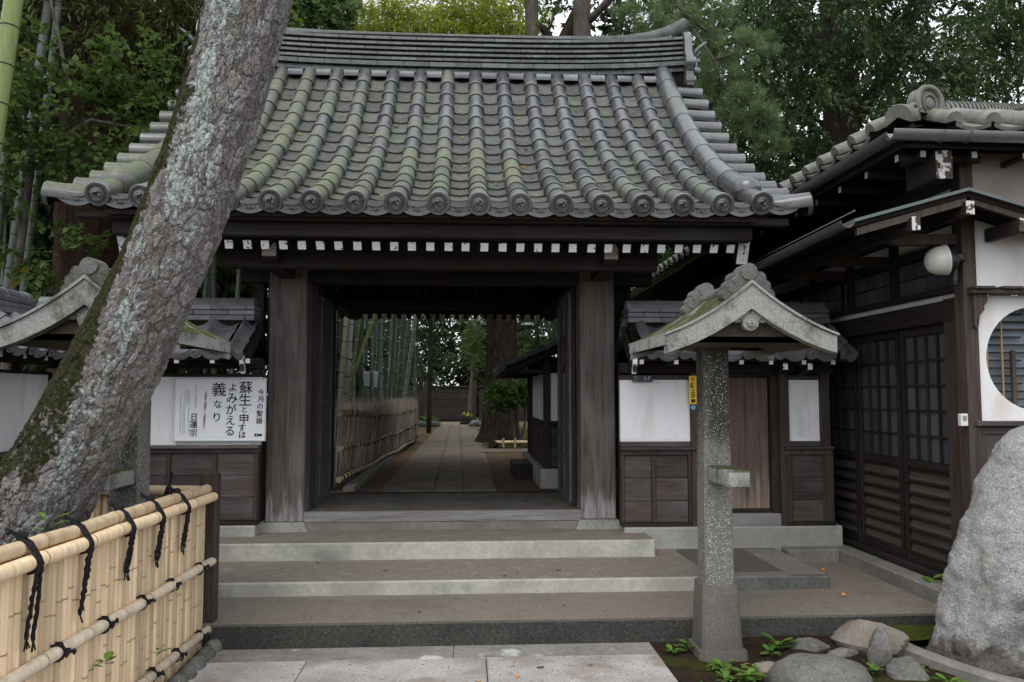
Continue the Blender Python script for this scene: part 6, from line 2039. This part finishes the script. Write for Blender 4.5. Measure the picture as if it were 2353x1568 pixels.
ivy = thing('maple_sapling', 'young broad leaved tree with light green leaves before the cedar trunk', 'tree', (-4.3, 8.6, .3))
trunk_part('trunk', [(-4.9, 8.7, .2), (-4.85, 8.8, 2.5), (-4.75, 8.9, 4.2), (-4.35, 8.8, 5.0), (-4.55, 8.7, 6.0)], [.06, .05, .035, .025, .012], 'bark_grey', ivy, 8)
trunk_part('limb', [(-4.75, 8.9, 4.2), (-4.1, 8.8, 4.6), (-3.5, 8.8, 4.5)], [.03, .022, .01], 'bark_grey', ivy, 8)
cloud('crown', [((-4.15, 8.7, 4.5), (.95, .45, .55), 3000), ((-4.75, 8.6, 5.35), (.3, .3, .4), 420), ((-3.55, 8.8, 5.1), (.4, .4, .45), 800), ((-4.9, 8.6, 4.2), (.4, .3, .5), 700), ((-4.3, 8.7, 3.1), (.5, .3, .25), 420), ((-4.95, 8.7, 3.3), (.25, .25, .25), 200)], MAT['leaf_maple'], .085, .72, ivy, .15, 26, .15, .45, 52)

iv2 = thing('climbing_ivy', 'bright broad leaved creeper showing above the ridge beside the leaning trunk', 'climber', (-2.1, 10.9, 5.5))
cloud('foliage', [((-2.15, 10.9, 6.55), (.62, .35, .50), 1500), ((-1.75, 10.9, 6.95), (.35, .3, .35), 600), ((-2.4, 10.9, 7.2), (.6, .4, .5), 800)], MAT['leaf_ivy'], .105, .75, iv2, .35, 22, .13, .6, 53)
trunk_part('stem', [(-2.6, 11.0, .3), (-2.5, 11.0, 4), (-2.2, 10.9, 6.9)], [.05, .04, .02], 'bark_grey', iv2, 8)

bf = thing('bamboo_thicket', 'yellow green bamboo foliage rising behind the middle of the ridge', 'bamboo', (-.8, 15, .5))
cloud('foliage', [((-2.0, 14.5, 8.3), (1.3, .9, 1.0), 9000), ((-.6, 15.2, 8.6), (1.4, 1.0, 1.1), 13000), ((.55, 15.0, 8.4), (1.0, 1.0, 1.1), 9000), ((-.4, 14.5, 7.6), (1.8, .8, .6), 5500), ((-3.6, 14.5, 8.6), (1.0, 1.0, 2.0), 6000)], MAT['leaf_bamboo'], .17, .15, bf, .75, 36, .20, .8, 54, shell=.1)
for (x, y) in ((-2.0, 14.8), (-2.4, 15.4), (-3.1, 15.6), (-2.8, 15)):
    mm = MB(); mm.tube([(x, y, .4), (x + .1, y, 5), (x + .3, y - .2, 7.9)], [.045, .042, .03], 8); part('culm', mm, MAT['bam_dark'], bf, 60)

t3 = thing('forked_tree', 'bare forked trunk leaning right behind the ridge', 'tree', (1.85, 14, .5))
trunk_part('trunk', [(1.85, 14, .4), (1.75, 14, 3.4), (1.38, 14, 7.0), (1.66, 14, 7.85), (2.15, 14, 8.9)], [.18, .15, .12, .115, .10], 'bark_dark', t3, 10)
trunk_part('limb', [(1.62, 14, 7.75), (1.40, 13.9, 8.15), (1.05, 13.9, 8.35)], [.09, .075, .05], 'bark_dark', t3, 8)
trunk_part('limb', [(1.7, 14, 7.9), (1.95, 13.8, 7.75), (2.4, 13.7, 7.6)], [.03, .025, .012], 'bark_dark', t3, 6)
cloud('crown', [((1.5, 14.3, 8.0), (.9, .6, .9), 1100), ((2.2, 14.3, 9.8), (1.2, 1.0, .8), 2500)], MAT['leaf_bush'], .085, .5, t3, .3, 22, .14, .7, 55)
t4 = thing('grey_trunk', 'slim leafy grey trunk left of the forked trunk behind the ridge', 'tree', (1.65, 13, .5))
trunk_part('trunk', [(1.65, 13, .4), (1.58, 13, 3.2), (1.08, 13, 7.2), (1.08, 13, 9)], [.13, .12, .115, .11], 'bark_grey', t4, 10)
cloud('crown', [((1.0, 12.9, 8.2), (.35, .2, .5), 420), ((.6, 13, 9.6), (.8, .8, .6), 1000)], MAT['leaf_bamboo'], .12, .2, t4, .6, 22, .14, .8, 56)

pine = thing('pine_tree', 'pine with a straight scaly trunk and shaggy needle branches above the ridge end', 'tree', (2.05, 13.6, .5))
trunk_part('trunk', [(2.0, 13.6, .4), (2.01, 13.6, 5), (2.02, 13.6, 8), (2.04, 13.6, 10.5)], [.18, .165, .155, .14], 'bark_grey', pine, 14)
trunk_part('limb', [(2.1, 13.6, 8.15), (2.7, 13.0, 8.6), (3.1, 12.0, 8.3), (2.9, 11.0, 7.5), (3.0, 10.6, 6.9), (3.25, 10.4, 6.55)], [.07, .06, .05, .04, .03, .02], 'bark_grey', pine, 8)
trunk_part('limb', [(2.95, 10.9, 7.3), (3.1, 10.5, 6.6), (3.38, 10.4, 6.1), (3.45, 10.4, 5.8)], [.03, .026, .02, .012], 'bark_grey', pine, 6)
trunk_part('limb', [(3.35, 10.4, 6.15), (3.6, 10.3, 6.2), (3.85, 10.3, 6.35)], [.018, .014, .01], 'bark_grey', pine, 6)
r = np.random.RandomState(8); PP, AA, LL, RRn = [], [], [], []
for (c, rad, nt) in (((3.55, 10.4, 6.05), (.32, .25, .22), 34), ((3.15, 10.5, 5.75), (.35, .25, .25), 30), ((3.75, 10.4, 5.55), (.30, .25, .25), 26), ((3.4, 10.6, 5.35), (.35, .3, .2), 22), ((4.02, 10.4, 5.30), (.22, .2, .25), 20), ((3.85, 10.3, 6.35), (.28, .2, .15), 22), ((3.05, 10.6, 6.75), (.55, .35, .25), 46), ((2.55, 10.8, 7.0), (.45, .35, .3), 36), ((3.4, 10.7, 7.0), (.35, .3, .25), 26), ((4.15, 10.4, 4.95), (.2, .2, .14), 10)):
    for k in range(nt):
        p = np.array(c) + r.normal(size=3) * np.array(rad) * .62
        ta = np.array([r.normal() * .5, r.normal() * .4, .9]); ta /= np.linalg.norm(ta)
        m_ = 85; d = r.normal(size=(m_, 3)); d /= np.linalg.norm(d, axis=1)[:, None]; d = d * .75 + ta * .75
        PP.append(p + ta * r.uniform(-.05, .06, (m_, 1))); AA.append(d); LL.append(r.uniform(.09, .16, m_)); RRn.append(np.clip(r.rand() * .6 + r.rand(m_) * .4, 0, 1))
PP, AA, LL, RRn = map(np.concatenate, (PP, AA, LL, RRn))
link('needles', leaf_mesh('needles', PP, AA, r.normal(size=(len(PP), 3)), LL, np.full(len(PP), .0052), RRn, MAT['needle'], .3), pine)

oak = thing('evergreen_oak', 'great dark evergreen tree spreading over the right side', 'tree', (7.3, 14.6, .3))
trunk_part('trunk', [(7.4, 14.8, .2), (7.3, 14.7, 4), (7.15, 14.6, 7), (7.05, 14.6, 10.5)], [.42, .36, .31, .24], 'bark_dark', oak, 14)
for pts, rd in (([(7.25, 14.6, 5.2), (6.3, 14.2, 5.9), (5.4, 14, 6.9)], [.2, .15, .07]), ([(7.15, 14.6, 6.5), (7.9, 14.4, 7.6), (8.5, 14, 9)], [.17, .12, .07]), ([(7.2, 14.6, 4.6), (8.1, 14.4, 5.2), (8.6, 14.2, 6.4)], [.16, .13, .08]), ([(7.1, 14.6, 7.2), (6.4, 14, 8.2), (5.6, 13.6, 9)], [.14, .1, .05])):
    trunk_part('limb', pts, rd, 'bark_dark', oak, 10)
cloud('crown', [((5.2, 13.6, 7.1), (1.3, 1.2, 1.4), 9000), ((6.5, 13.3, 8.6), (1.7, 1.2, 1.2), 11000), ((8.6, 13.6, 8.4), (1.6, 1.3, 1.5), 10000), ((5.4, 14, 5.6), (1.1, 1.0, .8), 4200), ((6.3, 14.4, 4.9), (1.2, 1.0, .6), 3600), ((10.6, 14, 7.6), (1.6, 1.3, 1.6), 8500), ((8.0, 13.0, 6.9), (.8, .6, .7), 2600), ((4.1, 14.5, 8.8), (1.1, 1, .9), 4500), ((9.0, 15, 6.2), (1.2, 1, .8), 3400)], MAT['leaf_oak'], .105, .42, oak, .5, 80, .24, .9, 57, shell=.45)
mid = thing('broadleaf_tree', 'light green tree glimpsed in the gap under the gate eave on the right', 'tree', (5.4, 20, .5))
trunk_part('trunk', [(5.6, 20, .4), (5.5, 20, 4), (5.4, 20, 8)], [.22, .2, .15], 'bark_dark', mid, 10)
cloud('crown', [((5.3, 19.5, 5.0), (1.4, 1, 1.2), 7000), ((6.4, 20, 6.6), (1.5, 1, 1.2), 5000), ((4.6, 20, 7), (1.2, 1, 1), 4000), ((3.2, 20, 9), (2, 1, 1.5), 5000)], MAT['leaf_maple'], .12, .5, mid, .3, 40, .25, .7, 58)
for i, (x, y, h, lab) in enumerate(((-1.05, 23, 6, 'thin dark trunk rising past the end of the brushwood fence'), (-2.1, 26, 7, 'slim dark tree behind the grove end'), (2.3, 26, 7, 'dark tree with glossy leaves behind the massive trunk'), (3.4, 22, 7, 'dark tree right of the massive trunk above the small house'))):
    t_ = thing('garden_tree', lab, 'tree', (x, y, .5))
    trunk_part('trunk', [(x, y, .4), (x + .05, y, 3), (x - .05, y, h)], [.07 + .05 * (i == 2), .06, .045], 'bark_dark', t_, 8)
    if i == 0: cloud('crown', [((x - .1, y + 1, h - 1.0), (1.0, .8, .8), 2200)], MAT['leaf_dark'], .10, .35, t_, .5, 36, .22, .7, 70)
    else: cloud('crown', [((x, y, h - 2.2), (1.5, 1.0, 1.5), 6500), ((x + .4, y, h - 4.2), (1.2, .9, .9), 3200)], MAT[('leaf_dark', 'leaf_oak', 'leaf_oak', 'leaf_oak')[i]], .12, .38, t_, .45, 40, .24, .7, 70 + i)
fw = []
r_ = random.Random(3)
for i in range(110):
    x = -34 + 68 * i / 109; y = r_.uniform(37, 47); fw.append(((x, y, r_.uniform(2.2, 4.0)), (2.4, 2, 2.2), 1000)); fw.append(((x + r_.uniform(-1, 1), y + 2, r_.uniform(6.5, 9.5)), (2.6, 2, 2.6), 900))
cloud('far_woods', fw, MAT['leaf_dark'], .30, .5, None, .3, 40, .55, .8, 80, kind='stuff', label='dark mass of woods closing the view far behind the garden', cat='woods')
lw = []
for i in range(130):
    lw.append(((r_.uniform(-15, -3.2), r_.uniform(12.5, 19), r_.uniform(2.0, 9.5)), (1.6, 1.2, 1.5), 900))
cloud('left_thicket', lw, MAT['leaf_dark'], .27, .38, None, .5, 40, .38, .8, 81, kind='stuff', label='dark undergrowth filling the space behind the left wall', cat='undergrowth')
rw_ = []
for i in range(40): rw_.append(((r_.uniform(3.5, 19), r_.uniform(17, 24), r_.uniform(3, 12)), (2.0, 1.4, 1.7), 1000))
cloud('right_thicket', rw_, MAT['leaf_dark'], .26, .45, None, .4, 40, .40, .8, 82, kind='stuff', label='dark woods behind the great evergreen tree', cat='woods')

# ------------------------------------------------------------------ weeds, fallen leaves, berries
def weed(c, n, L, label, seed, wid=.55, group='weeds growing in the soil bed'):
    r = np.random.RandomState(seed); L = L * .78; mm = MB()
    for i in range(n):
        a = 2.4 * i + r.uniform(-.4, .4); l_ = L * r.uniform(.6, 1.15); tilt = r.uniform(.15, .8)
        dv = Vector((math.cos(a), math.sin(a), tilt)).normalized(); sd = Vector((-math.sin(a), math.cos(a), 0)); p = Vector(c) + dv * l_ * r.uniform(.05, .3) + Vector((0, 0, r.uniform(0, L * .5)))
        pts = []
        for (t, w) in ((0, .12), (.3, .8), (.6, 1.0), (.85, .62), (1, .05)):
            q = p + dv * l_ * t + Vector((0, 0, -.25 * l_ * t * t)); pts += [q - sd * w * l_ * wid * .5, q + Vector((0, 0, -.05 * l_)), q + sd * w * l_ * wid * .5]
        mm.add(pts, [(q * 3 + e, q * 3 + e + 1, q * 3 + e + 4, q * 3 + e + 3) for q in range(4) for e in (0, 1)])
    me = mm.mesh('weed', MAT['leaf_weed'], 180); attr(me, 'rnd', np.repeat(r.rand(n), 15))
    return tag(link('weed', me), label, 'weed', group)
for i, (x, y, n, L, lab) in enumerate(((1.50, 4.70, 12, .11, 'bright rosette weed in front of the pillar base'), (1.40, 5.06, 10, .10, 'weed sprouting at the corner of the paving and the step'), (1.29, 5.04, 7, .08, 'small weed next to the paving edge near the step'), (1.66, 4.68, 9, .085, 'small rosette just right of the pillar foot'), (1.58, 4.50, 26, .11, 'leafy weed clump left of the large flat rock'), (1.44, 4.50, 9, .085, 'low rosette left of the leafy clump'), (1.96, 5.02, 16, .12, 'larger dark weed right of the pillar by the step'), (1.86, 4.90, 8, .08, 'little weed under the larger dark one'), (2.30, 4.52, 9, .09, 'weed squeezed between the flat rock and the rounded stone'), (2.62, 4.30, 10, .09, 'small weed at the bottom edge by the curved kerb'))):
    weed((x, y, bedz(x, y) + .005), n, L, lab, 100 + i)
r_ = random.Random(31)
for i in range(22):
    x, y = r_.uniform(1.30, 2.6), r_.uniform(4.35, 5.15)
    weed((x, y, bedz(x, y) + .004), r_.randint(4, 7), r_.uniform(.03, .055), 'tiny green seedling in the dark soil right of the paving', 150 + i, .6)
weed((FX + .075, 3.72, .40), 7, .075, 'green sprig growing through the middle of the bamboo fence', 130, .7, 'sprigs in the bamboo fence')
weed((FX + .09, 4.30, .27), 6, .07, 'sprig on the bottom rail of the bamboo fence', 131, .4, 'sprigs in the bamboo fence')
weed((FX - .05, 3.42, 1.04), 5, .13, 'two bright blades standing above the bamboo fence top', 132, .2, 'sprigs in the bamboo fence')
weed((2.96, 5.02, .40), 7, .09, 'green leaves beside the left flank of the boulder', 133, .8, 'leaves by the boulder')
weed((3.52, 4.7, 1.45), 6, .10, 'green leaves above the boulder in front of the round window', 134, .7, 'leaves by the boulder')

def fallen(c, L, rz, label, group, seed, tilt=0.0):
    r = random.Random(seed); mm = MB(); pts = []
    for (t, w) in ((0, .05), (.3, .7), (.6, 1), (1, .05)):
        pts += [(L * (t - .5), -w * L * .22, .006 + .10 * L * r.random()), (L * (t - .5), 0, .002), (L * (t - .5), w * L * .22, .006 + .10 * L * r.random())]
    mm.add(pts, [(q * 3 + e, q * 3 + e + 1, q * 3 + e + 4, q * 3 + e + 3) for q in range(3) for e in (0, 1)])
    me = mm.mesh('fallen_leaf', MAT['leaf_fall'], 180); attr(me, 'rnd', np.full(len(me.vertices), r.random()))
    return tag(link('fallen_leaf', me, None, T(*c) @ RX(tilt) @ RZ(rz)), label, 'leaf', group)
r_ = random.Random(12)
for i in range(34):
    k_, j_ = r_.randrange(3, 16), r_.randrange(0, 11)
    x = mids[min(k_, 15)] + r_.uniform(-.05, .05); y = sp[j_] + .1
    fallen((x, y, zc(y) - .118 + lift(x)), r_.uniform(.045, .085), r_.uniform(0, 6), 'dry fallen leaf caught between the round tiles of the gate roof', 'fallen leaves on the gate roof', 200 + i, slope(y))
for i in range(26):
    x, y = r_.uniform(1.3, 3.0), r_.uniform(4.35, 5.2)
    fallen((x, y, bedz(x, y) + .006), r_.uniform(.035, .07), r_.uniform(0, 6), 'dry fallen leaf lying on the soil right of the paving', 'fallen leaves on the soil', 300 + i)
for i in range(16):
    y = r_.choice((r_.uniform(5.35, 5.9), r_.uniform(6.05, 6.65), r_.uniform(4.3, 4.95))); x = r_.uniform(-1.5, 1.1)
    z = .157 if 5.25 < y < 5.96 else (.257 if y > 5.96 else .012)
    fallen((x, y, z), r_.uniform(.02, .045), r_.uniform(0, 6), 'tiny dry leaf scrap lying on the steps or paving', 'leaf scraps on the steps', 400 + i)
for i in range(7):
    fallen((-1.42 + r_.uniform(-.16, .12) - .3, 5.0 + r_.uniform(-.05, .3), 1.985 + .0), .05, r_.uniform(0, 6), 'reddish dry leaf on the right slope of the left stone pillar roof', 'leaves on the left pillar roof', 500 + i) if False else None
def berry(c, r0, lab):
    s = MB(); s.sphere(c, r0, 10); o = part('berry', s, MAT['berry'], None, 180); tag(o, lab, 'berry')
berry((2.72, 5.72, .170), .016, 'orange berry lying on the lower terrace right of the middle step')
berry((2.95, 6.55, .168), .014, 'orange berry near the back of the lower terrace by the kerb')
berry((.98, 6.22, .264), .009, 'tiny orange berry on the middle step')
berry((.30, 4.62, .020), .012, 'orange berry on the granite paving')
